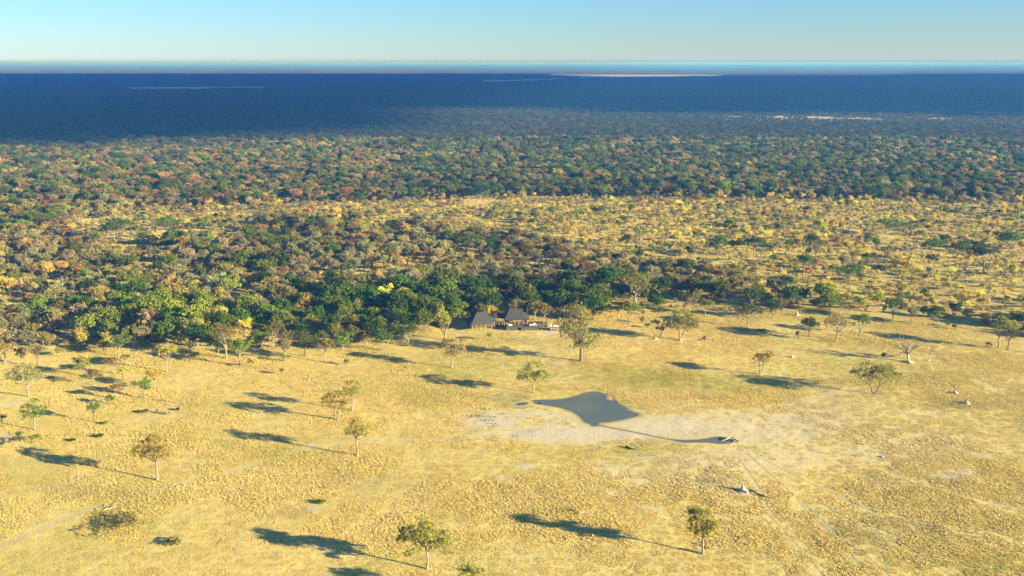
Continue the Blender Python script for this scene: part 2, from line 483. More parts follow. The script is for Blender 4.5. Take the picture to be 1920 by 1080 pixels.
# ---------------------------------------------------------------- ground
def build_ground():
    vs = np.concatenate([np.arange(1500, 1090, -12.0), np.arange(1090, 600, -1.25), np.arange(600, 124, -1.6), [122.6, 121.2, 120.4]])
    _, rr = G(np.full(len(vs), 960.0), vs)
    rr = np.concatenate([rr, [60000.0]])
    fine_a = np.linspace(-33, 33, 1300)
    coarse = np.linspace(33, 327, 50)[1:-1]
    ang = np.radians(np.concatenate([fine_a, coarse]))
    A, R = np.meshgrid(ang, rr)
    X = R * np.sin(A); Y = R * np.cos(A)
    ny, nx = X.shape
    Xf, Yf = X.ravel(), Y.ravel()
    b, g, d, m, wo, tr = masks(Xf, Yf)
    Z = (fbm(Xf / 26, Yf / 26, 41, 3) - 0.5) * 0.5 + (fbm(Xf / 4, Yf / 4, 51, 2) - .5) * 0.12
    Z = Z * np.where(np.hypot(Xf, Yf) < 1500, 1, 0) * (1 - np.clip(m * 1.6, 0, 1))
    near_pond = np.ones(Xf.shape)
    for poly in (POND, POOL, SEEP):
        gg = gp(poly); dd = np.where(np.hypot(Xf - gg[0][0], Yf - gg[0][1]) < 60, seg_dist(Xf, Yf, gg + [gg[0]]), 99)
        near_pond = np.minimum(near_pond, smooth(0.5, 9, dd)); near_pond = np.where(inpoly(Xf, Yf, gg), 0, near_pond)
    Z = Z * near_pond
    V = np.column_stack([Xf, Yf, Z])
    V = np.vstack([V, [[0, 0, 0]]])
    idx = np.arange(ny * nx).reshape(ny, nx)
    i0 = idx[:-1, :]; i1 = idx[1:, :]
    q = np.stack([i0, np.roll(i0, -1, 1), np.roll(i1, -1, 1), i1], -1).reshape(-1, 4)
    cen = ny * nx
    first = idx[0]
    tris = np.stack([np.full(nx, cen), np.roll(first, -1), first, ], -1)
    # centre fan as degenerate-free triangles stored separately: build as quads by pairing
    me = bpy.data.meshes.new("ground")
    me.vertices.add(len(V)); me.vertices.foreach_set("co", V.astype(np.float32).ravel())
    q = q[:, ::-1]; tris = tris[:, ::-1]
    loops = np.concatenate([q.ravel(), tris.ravel()]).astype(np.int32)
    me.loops.add(len(loops)); me.loops.foreach_set("vertex_index", loops)
    me.polygons.add(len(q) + len(tris))
    ls = np.concatenate([np.arange(len(q)) * 4, len(q) * 4 + np.arange(len(tris)) * 3]).astype(np.int32)
    lt = np.concatenate([np.full(len(q), 4), np.full(len(tris), 3)]).astype(np.int32)
    me.polygons.foreach_set("loop_start", ls); me.polygons.foreach_set("loop_total", lt)
    me.polygons.foreach_set("use_smooth", np.ones(len(lt), bool))
    z1 = np.zeros(1)
    for nm, (p, r, s) in (("maska", (b, g, d)), ("maskb", (m, wo, tr))):
        at = me.attributes.new(nm, 'FLOAT_VECTOR', 'POINT')
        arr = np.column_stack([np.append(p, 0), np.append(r, 0), np.append(s, 0)]).astype(np.float32)
        at.data.foreach_set("vector", arr.ravel())
    me.materials.append(M['ground'])
    me.update(calc_edges=True)
    if me.polygons[0].normal.z < 0:
        me.flip_normals()
    o = link("ground", me)
    kind(o, "structure", "golden dry grass plain with bare pale patches and wheel tracks")
build_ground()

def ground_z(X, Y):
    X = np.atleast_1d(np.asarray(X, float)); Y = np.atleast_1d(np.asarray(Y, float))
    return (fbm(X / 26, Y / 26, 41, 3) - 0.5) * 0.5 + (fbm(X / 4, Y / 4, 51, 2) - .5) * 0.12
def gz(x, y):
    return float(ground_z(x, y)[0])

# ---------------------------------------------------------------- water
def water_mat():
    m, t, out = newmat("water")
    ge = N(t, "ShaderNodeNewGeometry")
    p = N(t, "ShaderNodeBsdfPrincipled"); p.inputs["Roughness"].default_value = 0.12; p.inputs["IOR"].default_value = 1.33
    n = noise(t, ge.outputs["Position"], 0.09, 4, 0.6, 0.35, 0.68)
    t.links.new(mixc(t, n, (0.125, 0.155, 0.165), (0.165, 0.18, 0.155)), p.inputs["Base Color"])
    bn = N(t, "ShaderNodeBump"); bn.inputs["Strength"].default_value = 0.25; bn.inputs["Distance"].default_value = 0.04
    t.links.new(noise(t, ge.outputs["Position"], 1.6, 4, 0.6), bn.inputs["Height"]); t.links.new(bn.outputs[0], p.inputs["Normal"])
    t.links.new(p.outputs[0], out.inputs[0])
    return m
M['water'] = water_mat()
def water(name, poly, label, z=0.03):
    g = gp(poly); n = len(g); pts = []
    for i in range(n):        # a Catmull-Rom shoreline with small irregularities
        p0, p1, p2, p3 = (np.array(g[(i + k) % n]) for k in (-1, 0, 1, 2))
        for s in range(4):
            t = s / 4
            q = 0.5 * (2 * p1 + (p2 - p0) * t + (2 * p0 - 5 * p1 + 4 * p2 - p3) * t * t + (3 * p1 - p0 - 3 * p2 + p3) * t ** 3)
            q = q + 0.16 * np.array([random.uniform(-1, 1), random.uniform(-1, 1)])
            pts.append((q[0], q[1], z))
    me = pymesh(name, pts, [tuple(range(len(pts)))], M['water'])
    if me.polygons[0].normal.z < 0: me.flip_normals()
    kind(link(name, me), "structure", label)
random.seed(5)
water("pond_water", POND, "blue-grey waterhole with an angular shore")
water("pool_water", POOL, "small narrow pool with a pale log at its end")
water("seep_water", SEEP, "tiny puddle off the western tip of the waterhole")

# ---------------------------------------------------------------- tree building
def tubes_np(tubes, n=5):
    V = []; Fc = []; b = 0
    for (p0, p1, r0, r1) in tubes:
        p0 = np.array(p0, float); p1 = np.array(p1, float)
        d = p1 - p0; L = np.linalg.norm(d) + 1e-9; d /= L
        a = np.cross(d, [0, 0, 1.0] if abs(d[2]) < .9 else [1.0, 0, 0]); a /= np.linalg.norm(a) + 1e-9
        c = np.cross(d, a)
        for p, r in ((p0, r0), (p1, r1)):
            for j in range(n):
                t = 2 * pi * j / n
                V.append(p + (a * cos(t) + c * sin(t)) * r)
        for j in range(n):
            j2 = (j + 1) % n
            Fc.append((b + j, b + j2, b + n + j2, b + n + j))
        b += 2 * n
    return np.array(V), np.array(Fc)

def limb(rng, p0, p1, r0, r1, seg=3, wob=0.08):
    """a bent tapering limb as chained tubes"""
    p0 = np.array(p0, float); p1 = np.array(p1, float)
    L = np.linalg.norm(p1 - p0); out = []; prev = p0; pr = r0
    for i in range(1, seg + 1):
        t = i / seg
        q = p0 + (p1 - p0) * t + (rng.normal(0, wob * L, 3) if i < seg else 0)
        r = r0 + (r1 - r0) * t
        out.append((prev, q, pr, r)); prev = q; pr = r
    return out

def cards(rng, lobes, n, size, style='leaf', centre=None):
    lob = np.array(lobes, float)
    wgt = lob[:, 3] * lob[:, 4] * 1.0; wgt /= wgt.sum()
    K = max(12, n // 10)
    li = rng.choice(len(lob), K, p=wgt)
    d = rng.normal(0, 1, (K, 3)); d /= np.linalg.norm(d, axis=1)[:, None]
    d[:, 2] = np.where(d[:, 2] < -0.35, -d[:, 2] * 0.6, d[:, 2])
    rad = 0.45 + 0.55 * np.sqrt(rng.random(K))
    cc = lob[li, :3] + d * lob[li, 3:6] * rad[:, None]
    ccol = rng.normal(1.0, 0.16, K)
    hue = rng.normal(0, 0.07, K)
    ci = rng.integers(0, K, n)
    sp = size * 1.15
    P = cc[ci] + rng.normal(0, sp * 0.5, (n, 3)) * [1, 1, 0.75]
    out = d[ci]
    nr = rng.normal(0, 1, (n, 3)); nr /= np.linalg.norm(nr, axis=1)[:, None]
    nm = out * 0.5 + nr * 0.9; nm /= np.linalg.norm(nm, axis=1)[:, None]
    if style == 'twig':
        base = np.array([0, 0, lob[:, 2].min() - lob[:, 5].max()])
        ax = P - base; ax /= np.linalg.norm(ax, axis=1)[:, None]
        ax = ax + rng.normal(0, 0.35, (n, 3)); ax /= np.linalg.norm(ax, axis=1)[:, None]
        t1 = ax; t2 = np.cross(ax, nm); t2 /= np.linalg.norm(t2, axis=1)[:, None] + 1e-9
        a = size * rng.uniform(0.9, 2.2, n); b = size * rng.uniform(0.12, 0.3, n)
    else:
        t1 = np.cross(nm, rng.normal(0, 1, (n, 3))); t1 /= np.linalg.norm(t1, axis=1)[:, None] + 1e-9
        t2 = np.cross(nm, t1)
        a = size * rng.uniform(0.35, 0.75, n); b = a * rng.uniform(0.45, 0.9, n)
    a = a[:, None]; b = b[:, None]
    V = np.stack([P - t1 * a, P - t2 * b * 0.9 + t1 * a * .1, P + t1 * a, P + t2 * b], 1).reshape(-1, 3)
    Fc = np.arange(4 * n).reshape(n, 4)
    c = np.clip(ccol[ci] * rng.normal(1, 0.13, n), 0.5, 1.6)
    fc = np.stack([c * (1 + hue[ci]), c, c * (1 - hue[ci])], -1)
    return V, Fc, fc

def auto_lobes(rng, h, w, cb, flat=1.0, m=None):
    a = w / 2; c = (h - cb) / 2; cz = cb + c
    m = m or rng.integers(6, 10)
    L = [(rng.normal(0, a * .08), rng.normal(0, a * .08), cz + c * .12, a * .60, a * .60, c * .72)]
    for i in range(m):
        t = 2 * pi * (i + rng.uniform(-.3, .3)) / m
        rr = a * rng.uniform(0.42, 0.68); s = rng.uniform(0.34, 0.52)
        L.append((rr * cos(t), rr * sin(t), cz + c * rng.uniform(-.45, .40), a * s, a * s, c * rng.uniform(.38, .55)))
    L.append((rng.normal(0, a * .25), rng.normal(0, a * .25), h - c * .42, a * .45, a * .45, c * .42))
    return L

def tree_meshes(seed, h, w, cb, n=1200, size=0.34, style='leaf', lobes=None, bark='bark_dark', fork=None, lean=0.0, tr=None, forks=1, base_dx=0.0, bare_limbs=0):
    rng = np.random.default_rng(seed)
    L = lobes or auto_lobes(rng, h, w, cb)
    V, Fc, fc = cards(rng, L, n, size, style)
    crown = mesh_np("crown", V, Fc, M['leaf'], fc)
    tr = tr or 0.021 * h + 0.05
    fz = fork if fork is not None else max(cb * 0.85, h * 0.16)
    tubes = []
    tops = []
    if forks == 1:
        top = np.array([lean * fz, rng.normal(0, .03 * h), fz])
        tubes += [(np.array([base_dx, 0, -0.15]), np.array([base_dx, 0, 0.12 * h * .5]), tr * 1.5, tr * 1.08)]
        tubes += limb(rng, (base_dx, 0, 0.06 * h), top, tr * 1.08, tr * .8, 3, 0.05)
        tops = [top]
    else:
        for k in range(forks):
            top = np.array([(k - (forks - 1) / 2) * w * 0.17 + lean * fz, rng.normal(0, .05 * h), fz])
            tubes += limb(rng, (0.12 * (k - .5), 0, -0.15), top, tr * 1.05, tr * .6, 3, 0.05)
            tops.append(top)
    for l in L:
        c = np.array(l[:3]); t0 = tops[int(np.argmin([np.linalg.norm(c - q) for q in tops]))]
        tubes += limb(rng, t0, c, tr * .5, tr * .2, 3, 0.07)
        for k in range(3):
            d = rng.normal(0, 1, 3); d /= np.linalg.norm(d); d[2] = abs(d[2])
            tubes += limb(rng, c - (c - t0) * .3, c + d * np.array(l[3:6]) * .85, tr * .2, tr * .05, 2, 0.08)
    TV, TF = tubes_np(tubes)
    trunk = mesh_np("trunk", TV, TF, M[bark], None, True)
    return trunk, crown

TINT = {'G': (0.052, 0.083, 0.008), 'g': (0.102, 0.122, 0.013), 'o': (0.20, 0.165, 0.035), 'y': (0.36, 0.30, 0.035), 'r': (0.18, 0.108, 0.03),
        't': (0.190, 0.160, 0.072), 'k': (0.225, 0.168, 0.042), 'p': (0.20, 0.185, 0.075), 'b': (0.235, 0.18, 0.07), 'l': (0.13, 0.19, 0.02), 'Y': (0.36, 0.27, 0.025), 'd': (0.05, 0.045, 0.045), 'e': (0.15, 0.145, 0.026)}
TINT = {k: tuple(c * 1.6 for c in v) for k, v in TINT.items()}

def put_tree(name, trunk, crown, x, y, s, rz, tint, label, group=None, cat="tree"):
    e = bpy.data.objects.new(name, None); COL.objects.link(e)
    e.empty_display_size = 0.5
    e.location = (x, y, gz(x, y)); e.rotation_euler = (0, 0, rz); e.scale = (s, s, s) if not hasattr(s, '__len__') else s
    tag(e, label, cat, group)
    a = link("trunk", trunk, e)
    if crown:
        b = link("crown", crown, e); b["tint"] = [float(tint[0]), float(tint[1]), float(tint[2]), 1.0]
    return e

HERO_XY = []
SEED = [100]
def hero(u, v, vtop, vcb, ul, ur, tk, label, name="savanna_tree", n=None, size=None, bark='bark_pale', style='leaf', lobes=None, group=None, **kw):
    """u,v = foot of the trunk; vtop top of crown; vcb underside of crown; ul, ur = crown's sides"""
    mp = MPP(v); h = PXH(v, v - vtop); cb = max(0.2, PXH(v, v - vcb))
    wd = (ur - ul) * mp
    # looking down, the crown's depth adds to its height on the picture
    dep = math.asin(min(1, HCAM / math.hypot(*[float(q) for q in G(u, v)], HCAM)))
    h = h - 0.18 * wd * tan(dep); cb = min(cb + 0.22 * wd * tan(dep), h * 0.7)
    cx = ((ul + ur) / 2 - u) * mp
    SEED[0] += 1
    rng = np.random.default_rng(SEED[0])
    if lobes:      # (u, v, ru, rv) of each leaf mass as the photo shows it
        LL = []
        for (lu, lv, ru, rv) in lobes:
            z = PXH(v, v - lv)
            LL.append(((lu - u) * mp, rng.uniform(-.35, .35) * wd * .5, z, ru * mp * 1.12, ru * mp * rng.uniform(.95, 1.2), rv * mp * 1.05))
    else:
        LL = auto_lobes(rng, h, wd, cb)
        LL = [(a + cx * .9, b, c, d, e_, f) for a, b, c, d, e_, f in LL]
    size = size or max(0.30, mp * 2.0)
    n = int(n * 0.85) if n else None
    if n is None:
        n = int(min(8000, max(350, 7.0 * wd * (h - cb) / size ** 2)))
    tr, cr = tree_meshes(SEED[0], h, wd, cb, n, size, style, LL, bark, **kw)
    x, y = (float(q) for q in G(u, v))
    tn = tuple((1.0 if tk in ('Y', 'l', 'y') else 1.12 if tk in ('k', 'b', 'p', 'r', 't') else 1.5) * c for c in (TINT[tk] if isinstance(tk, str) else tk))
    HERO_XY.append((x, y, wd * 0.5))
    return put_tree(name, tr, cr, x, y, 1.0, 0.0, tn, label, group)

T = hero
# ---- trees of the open grassland
T(295,901,818,868,250,326,'k',"lone golden-brown tree on a pale trunk above the wheel track, near the bottom corner", lobes=[(290,832,22,13),(270,848,18,12),(308,845,18,13),(288,855,24,12),(262,858,11,9),(312,860,12,8),(295,828,12,8)])
T(670,854,783,822,647,703,'o',"olive tree with thin white trunk standing just below the pair of brown trees", lobes=[(672,796,16,10),(660,806,14,10),(686,805,14,10),(674,814,16,8),(655,816,8,6),(694,812,8,7),(672,788,10,6)])
T(633,788,727,766,604,662,'k',"olive-brown tree with forked pale trunk, nearer of the overlapping pair", forks=2, lobes=[(632,740,18,10),(618,748,14,11),(648,748,14,11),(632,758,18,9),(612,758,9,7),(654,755,8,7)])
T(660,771,713,744,645,679,'e',"greenish tree half hidden behind the olive-brown forked tree", lobes=[(661,722,12,8),(652,732,10,8),(671,730,9,8),(662,738,12,8)])
T(801,1066,976,1038,744,847,'e',"broad green tree on a thick white trunk at the bottom edge, dead twig above", lobes=[(768,1002,20,14),(800,995,22,15),(828,1005,18,16),(790,1020,22,14),(820,1022,20,11),(756,1012,12,10),(775,1030,14,8),(840,1012,9,10),(800,984,14,8)], n=6000, size=.33)
T(1318,1038,953,1012,1281,1346,(.27,.235,.04),"narrow two-tiered yellow-green tree with broken lower limb at the bottom edge", lobes=[(1303,962,16,8),(1315,958,12,6),(1310,982,19,12),(1332,985,13,12),(1300,990,14,12),(1318,998,20,10),(1338,992,9,8),(1305,972,12,8)], n=5200, size=.33)
T(886,1128,1056,1092,858,915,'e',"green treetop poking up at the very bottom edge of the picture")
T(1000,736,677,718,971,1036,'e',"rounded green tree beside the western tip of the waterhole", lobes=[(1000,688,16,10),(985,698,14,11),(1015,700,14,10),(1000,707,20,9),(976,708,8,6),(1026,708,9,7)])
T(847,689,634,674,825,877,'b',"reddish-brown spreading tree on a leaning white trunk below the green wood", lobes=[(846,643,14,8),(835,652,12,9),(860,653,13,9),(848,662,14,6),(868,658,7,7)])
T(1089,677,573,650,1035,1132,(.21,.19,.05),"largest olive tree on the grassland, ragged two-part crown beside the lodge deck", bark='bark_dark', lobes=[(1062,588,20,14),(1085,590,20,14),(1100,600,14,14),(1050,604,15,14),(1075,612,26,16),(1068,628,18,14),(1094,630,22,16),(1112,638,14,10),(1085,648,15,9),(1104,652,12,8),(1122,634,8,7),(1082,580,16,8)], n=7500, size=.42)
T(1427,703,655,686,1410,1456,'o',"slender olive tree with a split pale trunk alone in tall grass", forks=2)
T(1638,738,680,708,1596,1691,(.20,.19,.05),"wide umbrella-shaped tree with dark forked limbs on the grassland", bark='bark_dark', forks=2, fork=2.6, tr=.2, lobes=[(1612,696,15,11),(1628,691,19,10),(1648,690,18,9),(1662,697,17,11),(1678,703,12,8),(1640,700,24,11),(1604,703,9,8),(1668,706,14,8),(1622,704,14,8)], n=7000, size=.33)
T(1277,637,577,618,1250,1308,(.20,.18,.04),"thick double-trunked yellow-green tree at the edge of the grassland", forks=2, fork=4.2, tr=.32, lobes=[(1278,590,20,13),(1265,603,15,13),(1292,602,15,13),(1278,612,24,9),(1300,610,8,8),(1256,610,7,6)], n=4500, size=.42)
T(1237,633,597,620,1222,1258,'d',"small dark bluish dying tree leaning beside the double-trunked tree", lean=.3, style='twig', n=500, lobes=[(1230,606,8,6),(1247,601,7,6),(1246,612,8,6),(1236,617,10,4)])
T(1568,641,585,620,1542,1601,'b',"beige leafless-looking tree with straight trunk at the wood's edge", n=2600, style='leaf')
T(1517,630,591,624,1496,1537,'g',"low dark green tree left of the beige tree at the wood's edge", bark='bark_dark')
T(1613,626,586,610,1597,1635,'g',"fresh green tree with slanting branches beside the beige tree", bark='bark_dark', forks=2)
T(1402,613,571,598,1375,1433,(.085,.10,.022),"flat-topped green tree on a thin trunk at the wood's edge")
T(1890,656,614,640,1876,1908,(.10,.085,.04),"dark thin-leaved tree near the picture's right border", bark='bark_dark', n=700)
T(1872,652,592,632,1855,1905,(.19,.19,.03),"tall yellow-green tree just behind the dark thin-leaved one")
T(1180,608,565,590,1158,1209,'g',"round bright green tree behind the shaded lawn beside the lodge", n=2600)
T(313,697,641,676,291,337,'o',"tall olive tree with white trunk at the wood's lower edge", n=2600)
T(54,744,681,722,12,89,'p',"pale grey-green tree on a white trunk near the left border", lobes=[(50,692,20,10),(30,702,16,12),(70,700,16,13),(50,712,26,10),(80,710,9,9),(22,710,8,8)], n=4200, size=.34)
T(65,806,750,785,37,93,(.13,.17,.03),"yellow-green tree with a grey trunk at the left of the grassland", lobes=[(65,756,11,7),(52,768,14,8),(78,768,13,8),(65,778,16,7),(46,774,8,5),(85,774,7,5)], n=2600)
T(177,791,754,774,164,194,'l',"small sapling-like yellow-green tree with brown trunk", bark='bark_dark')
T(176,722,691,708,162,191,'r',"small rust-red tree beside the yellow-green one")
T(163,705,668,697,138,174,(.26,.25,.04),"bright yellow-green bushy tree near the left end of the grassland")
T(212,700,668,688,194,229,'r',"rust-red crown next to the thin dead trunk")
T(231,713,690,703,204,250,'y',"low golden tree behind the orange and green pair")
T(217,748,717,736,205,234,'r',"orange-red crowned tree growing out of a green bush")
T(272,745,705,738,262,286,'l',"small bright green tree beside the golden tree")
T(290,728,690,712,274,311,'Y',"brightest golden-yellow tree with dark stem among the left group")
T(237,690,662,676,227,244,'p',"thin white leaning trunk with hardly any leaves", n=260)
T(222,668,629,655,205,246,(.12,.15,.04),"soft green tree in front of the brown wood")
T(70,688,645,668,50,92,'t',"grey-brown branching tree at the wood's edge near the left border", style='twig', bark='bark_dark')
T(10,682,640,664,-14,24,'k',"brown tree cut by the left border, white trunk showing")
T(42,684,648,672,28,56,'k',"small golden-brown tree second from the left border")
T(112,668,652,664,100,124,'k',"low golden bush-like tree in front of the left wood")
T(450,685,630,670,430,476,'g',"bright green tree on a dark trunk, frontmost of the green clump", n=3000)
T(425,672,598,655,388,458,(.17,.135,.03),"tall golden-topped tree rising behind the frontmost green tree", n=3200)
T(357,662,610,655,327,388,(.045,.085,.018),"wide dark green tree at the left end of the evergreen row", n=3200)
T(410,668,630,660,388,432,'G',"dark evergreen between the golden-topped and the wide green tree")
T(610,678,632,660,592,632,(.17,.14,.035),"orange-tinged green tree with a dark trunk below the wood")
T(535,676,633,658,519,550,'t',"grey thin-crowned tree over a green shrub", style='twig')
T(572,667,614,650,546,598,(.075,.085,.03),"grey-green tree with a slanting trunk behind the thin grey one", bark='bark_dark', n=2600)
T(643,657,620,650,625,663,'l',"vivid green rounded tree in the middle of the lower wood")
T(630,640,600,632,610,650,(.17,.145,.03),"olive-gold crown just above the vivid green tree")
T(512,650,598,640,486,536,(.13,.12,.025),"green-gold tree at the lower wood's middle")
T(717,657,614,648,690,744,(.07,.11,.02),"many-stemmed green tree reaching down to the grass below the lodge wood", n=3000, forks=3)
T(765,648,598,643,738,787,(.055,.088,.02),"dark green tree next to the many-stemmed one, closer to the lodge", n=2800)
T(745,612,574,600,724,765,'G',"dark green crown above the many-stemmed tree")
T(686,642,624,640,677,692,'Y',"little golden bush in the shade beside the many-stemmed tree")
T(835,636,568,626,816,846,(.27,.25,.03),"tall yellow tree at the left of the lodge")
T(855,612,575,604,838,878,'g',"green tree touching the lodge's western roof")
T(923,606,571,596,909,938,'Y',"brilliant yellow tree behind the western thatched roof")
T(898,600,568,588,886,912,'b',"brownish crown behind the western roof")
T(1020,613,564,592,1000,1042,(.20,.14,.035),"thin-trunked orange and green tree behind the deck")
T(1003,600,562,590,985,1018,(.21,.18,.03),"yellow-green crown just behind the eastern thatched roof")
T(968,596,560,580,950,990,'t',"bare grey tree rising between the two thatched roofs", style='twig', n=1400)
T(1448,598,560,592,1430,1468,(.055,.095,.02),"round leafy green tree standing at the wood's front edge", n=2600)
T(1300,584,540,570,1278,1318,(.19,.165,.035),"golden-olive tree behind the double-trunked tree")
T(1322,590,558,580,1305,1342,(.17,.16,.03),"yellow-olive tree right of the double-trunked tree")
T(1592,534,495,520,1567,1618,'G',"dark round evergreen with pale trunk alone in the yellow savanna", n=2600)
T(1506,521,474,500,1490,1526,'G',"dark green tree on a tall trunk in the yellow savanna")
T(1345,480,440,470,1320,1370,'G',"biggest domed dark evergreen of the far row")
T(1378,478,446,470,1362,1396,'G',"second evergreen of the far row beside the domed one")
T(1413,482,440,466,1397,1436,(.05,.075,.02),"thin-trunked evergreen at the row's open end")
T(1675,441,408,434,1640,1702,'G',"broad dark evergreen farthest up the yellow savanna", n=2200)
T(1522,467,436,462,1504,1540,(.06,.085,.025),"squat grey-green tree in the savanna beyond the lone round evergreen")
T(1746,474,446,464,1729,1773,'G',"flat dark green tree with dark limbs in the far savanna", bark='bark_dark')
T(1893,470,430,462,1870,1916,'G',"tall dark evergreen near the right border of the far savanna")
T(1843,515,458,490,1808,1866,(.055,.075,.025),"wide grey-green tree with bare trunk near the right border")
T(1795,492,447,480,1780,1814,(.08,.095,.04),"pale green upright tree beside the wide grey-green one")
T(1744,498,475,492,1729,1760,(.055,.07,.03),"small dark round tree in the middle of the yellow savanna")
T(1750,609,571,600,1728,1773,(.05,.08,.018),"dense dark green round tree with white foot at the right of the grassland")
T(1675,599,555,585,1650,1696,(.09,.11,.02),"light green tree with thin pale trunk at the right wood edge")
T(1707,608,575,592,1698,1720,'t',"small dim grey tree beside the light green one", style='twig')
T(1786,598,565,592,1775,1806,(.055,.085,.02),"dark green tree directly behind the dense round one")
T(1810,600,576,594,1800,1826,(.06,.085,.02),"low green tree next to the far right bushes")
T(178,468,435,450,168,194,'G',"small dark green tree on a leaning trunk in the left clearing", bark='bark_dark')
T(267,460,435,448,257,281,'G',"tiny dark green tree standing in the middle of the left clearing", bark='bark_dark')
T(313,437,405,426,288,341,'G',"flat dark green tree with dark trunk at the top of the left clearing", bark='bark_dark')
T(226,449,406,436,198,256,(.075,.10,.03),"large soft green tree in the left clearing")
T(215,451,420,440,180,222,(.06,.09,.02),"green tree overlapping the large soft green one")
T(391,462,431,456,376,406,'l',"vivid light green tree at the right of the left clearing")
T(430,560,518,548,410,453,(.24,.27,.05),"solitary bright lime tree in the brown wood")
T(783,437,399,422,768,802,(.16,.15,.045),"olive tree with stout dark trunk in the middle clearing", bark='bark_dark')
T(877,472,432,464,847,907,(.09,.12,.025),"big light-green tree in the wood above the lodge")
T(900,374,344,368,870,938,(.045,.075,.02),"very wide dark green crown far up in the wood")
T(1184,403,381,400,1177,1192,'G',"narrow dark upright shrub-like tree in the far savanna")
T(1015,441,422,438,1006,1025,'G',"small dark block-shaped tree in the far savanna")
T(1114,402,386,398,1104,1124,'G',"small dark round tree left of the narrow upright one")
T(1190,576,505,550,1150,1230,(.19,.175,.035),"large dome of olive and gold leaves above the green trees", n=3000)
T(1200,466,427,442,1183,1216,(.14,.18,.03),"flat green-topped tree on tall bare stems in the far savanna", bark='bark_pale')
T(1137,530,503,524,1126,1148,'Y',"small brilliant yellow tree in the brown wood above the green belt")
T(1860,690,1,1,1,1,'G',"x") if False else None

# dead trees
def dead_tree(u, v, vtop, wpx, label, seed, bark='bark_white', stems=5, lvl=3, name="dead_tree", r=None):
    rng = np.random.default_rng(seed)
    h = PXH(v, v - vtop); wd = wpx * MPP(v)
    tubes = []; r0 = r or h * .05
    fz = h * .3
    tubes += [(np.array([0, 0, -.1]), np.array([0, 0, fz * .35]), r0 * 1.5, r0)]
    tubes += limb(rng, (0, 0, fz * .35), (rng.normal(0, .05 * h), 0, fz), r0, r0 * .85, 2, .04)
    top = tubes[-1][1]
    br = B()
    def grow(p, d, L, r, k):
        q = p + d * L
        tubes.extend(limb(rng, p, q, r, r * .6, 2, .09))
        if k == 0: return
        for j in range(3):
            nd = d + rng.normal(0, .55, 3); nd[2] += .12; nd /= np.linalg.norm(nd)
            grow(q if j else p + d * L * .6, nd, L * rng.uniform(.5, .75), r * .58, k - 1)
    for s in range(stems):
        t = 2 * pi * s / stems + rng.uniform(-.4, .4)
        d = np.array([cos(t) * wd / h * 1.2, sin(t) * wd / h * 1.2, 1.0]); d /= np.linalg.norm(d)
        grow(top, d, h * .33, r0 * .55, lvl)
    V, Fc = tubes_np(tubes, 4)
    x, y = (float(q) for q in G(u, v))
    e = bpy.data.objects.new(name, None); COL.objects.link(e); e.location = (x, y, gz(x, y))
    tag(e, label, "tree")
    k = 5 * 0
    nb = len(tubes_np(tubes[:3], 4)[0])
    tv, tf = tubes_np(tubes[:3], 6); bv, bf = tubes_np(tubes[3:], 4)
    link("trunk", mesh_np("trunk", tv, tf, M[bark], None, True), e)
    link("crown", mesh_np("crown", bv, bf, M["bark_pale"], None, True), e)
    HERO_XY.append((x, y, 2.0))
dead_tree(1703, 678, 632, 30, "bare white dead tree with curving branches on a pale mound", 5, stems=6, r=.42)
dead_tree(1741, 678, 645, 14, "smaller bare dead tree right beside the large white one", 6, stems=4, r=.2)
dead_tree(1641, 643, 610, 16, "wispy leafless sapling in the grass above the umbrella-shaped tree", 7, 'bark_pale', 4, 2, r=.09)
dead_tree(1667, 641, 622, 8, "tiny leafless sapling right of the wispy one", 8, 'bark_pale', 3, 2, r=.07)
dead_tree(345, 757, 722, 26, "thin twin dead stems with reddish twigs in open grass", 9, 'bark_pale', 4, 2, r=.14)
dead_tree(1363, 603, 586, 12, "small leafless bush-like tree at the shaded lawn", 10, 'bark_pale', 5, 2, r=.08)

# ---------------------------------------------------------------- shrubs
def shrub(u, v, vtop, wpx, tk, label, seed, group=None, n=420):
    rng = np.random.default_rng(seed)
    mp = MPP(v); h = max(.35, PXH(v, v - vtop)); wd = wpx * mp
    L = [(rng.normal(0, wd * .15), rng.normal(0, wd * .15), h * .5, wd * .34, wd * .34, h * .42) for _ in range(4)]
    V, Fc, fc = cards(rng, L, n, max(.22, mp * 1.3))
    V[:, 2] = np.maximum(V[:, 2], 0.01)
    tb = []
    for k in range(5):
        tb += limb(rng, (0, 0, -.05), (rng.normal(0, wd * .2), rng.normal(0, wd * .2), h * .6), .05, .02, 2, .1)
    tv, tf = tubes_np(tb, 4)
    x, y = (float(q) for q in G(u, v))
    e = bpy.data.objects.new("shrub", None); COL.objects.link(e); e.location = (x, y, gz(x, y))
    tag(e, label, "shrub", group)
    link("stem", mesh_np("stem", tv, tf, M['bark_dark']), e)
    c = link("foliage", mesh_np("foliage", V, Fc, M['leaf'], fc), e)
    tn = TINT[tk] if isinstance(tk, str) else tk
    c["tint"] = [*map(float, tn), 1.0]
shrub(917,638,621,14,'l',"round bright green shrub on the slope below the lodge",1)
shrub(528,702,688,8,'g',"tiny upright green shrub alone in dry grass",2)
shrub(532,677,660,20,'l',"green shrub under the thin grey tree",3)
shrub(650,684,672,12,(.2,.2,.03),"yellow-green shrub near the orange-tinged tree",4)
shrub(38,828,804,15,'G',"upright dark green bush near the left border",5)
shrub(60,832,815,30,(.16,.2,.03),"spreading yellow-green bush beside the upright dark bush",6,n=700)
shrub(198,796,789,9,'l',"tiny green bush right of the sapling-like tree",7)
shrub(214,758,737,24,(.11,.16,.02),"green bush at the foot of the orange-red tree",8,n=700)
shrub(253,727,713,16,'g',"dark green bush left of the small bright green tree",9)
shrub(137,827,821,12,(.1,.13,.03),"low green bush in grass below the sapling-like tree",10)
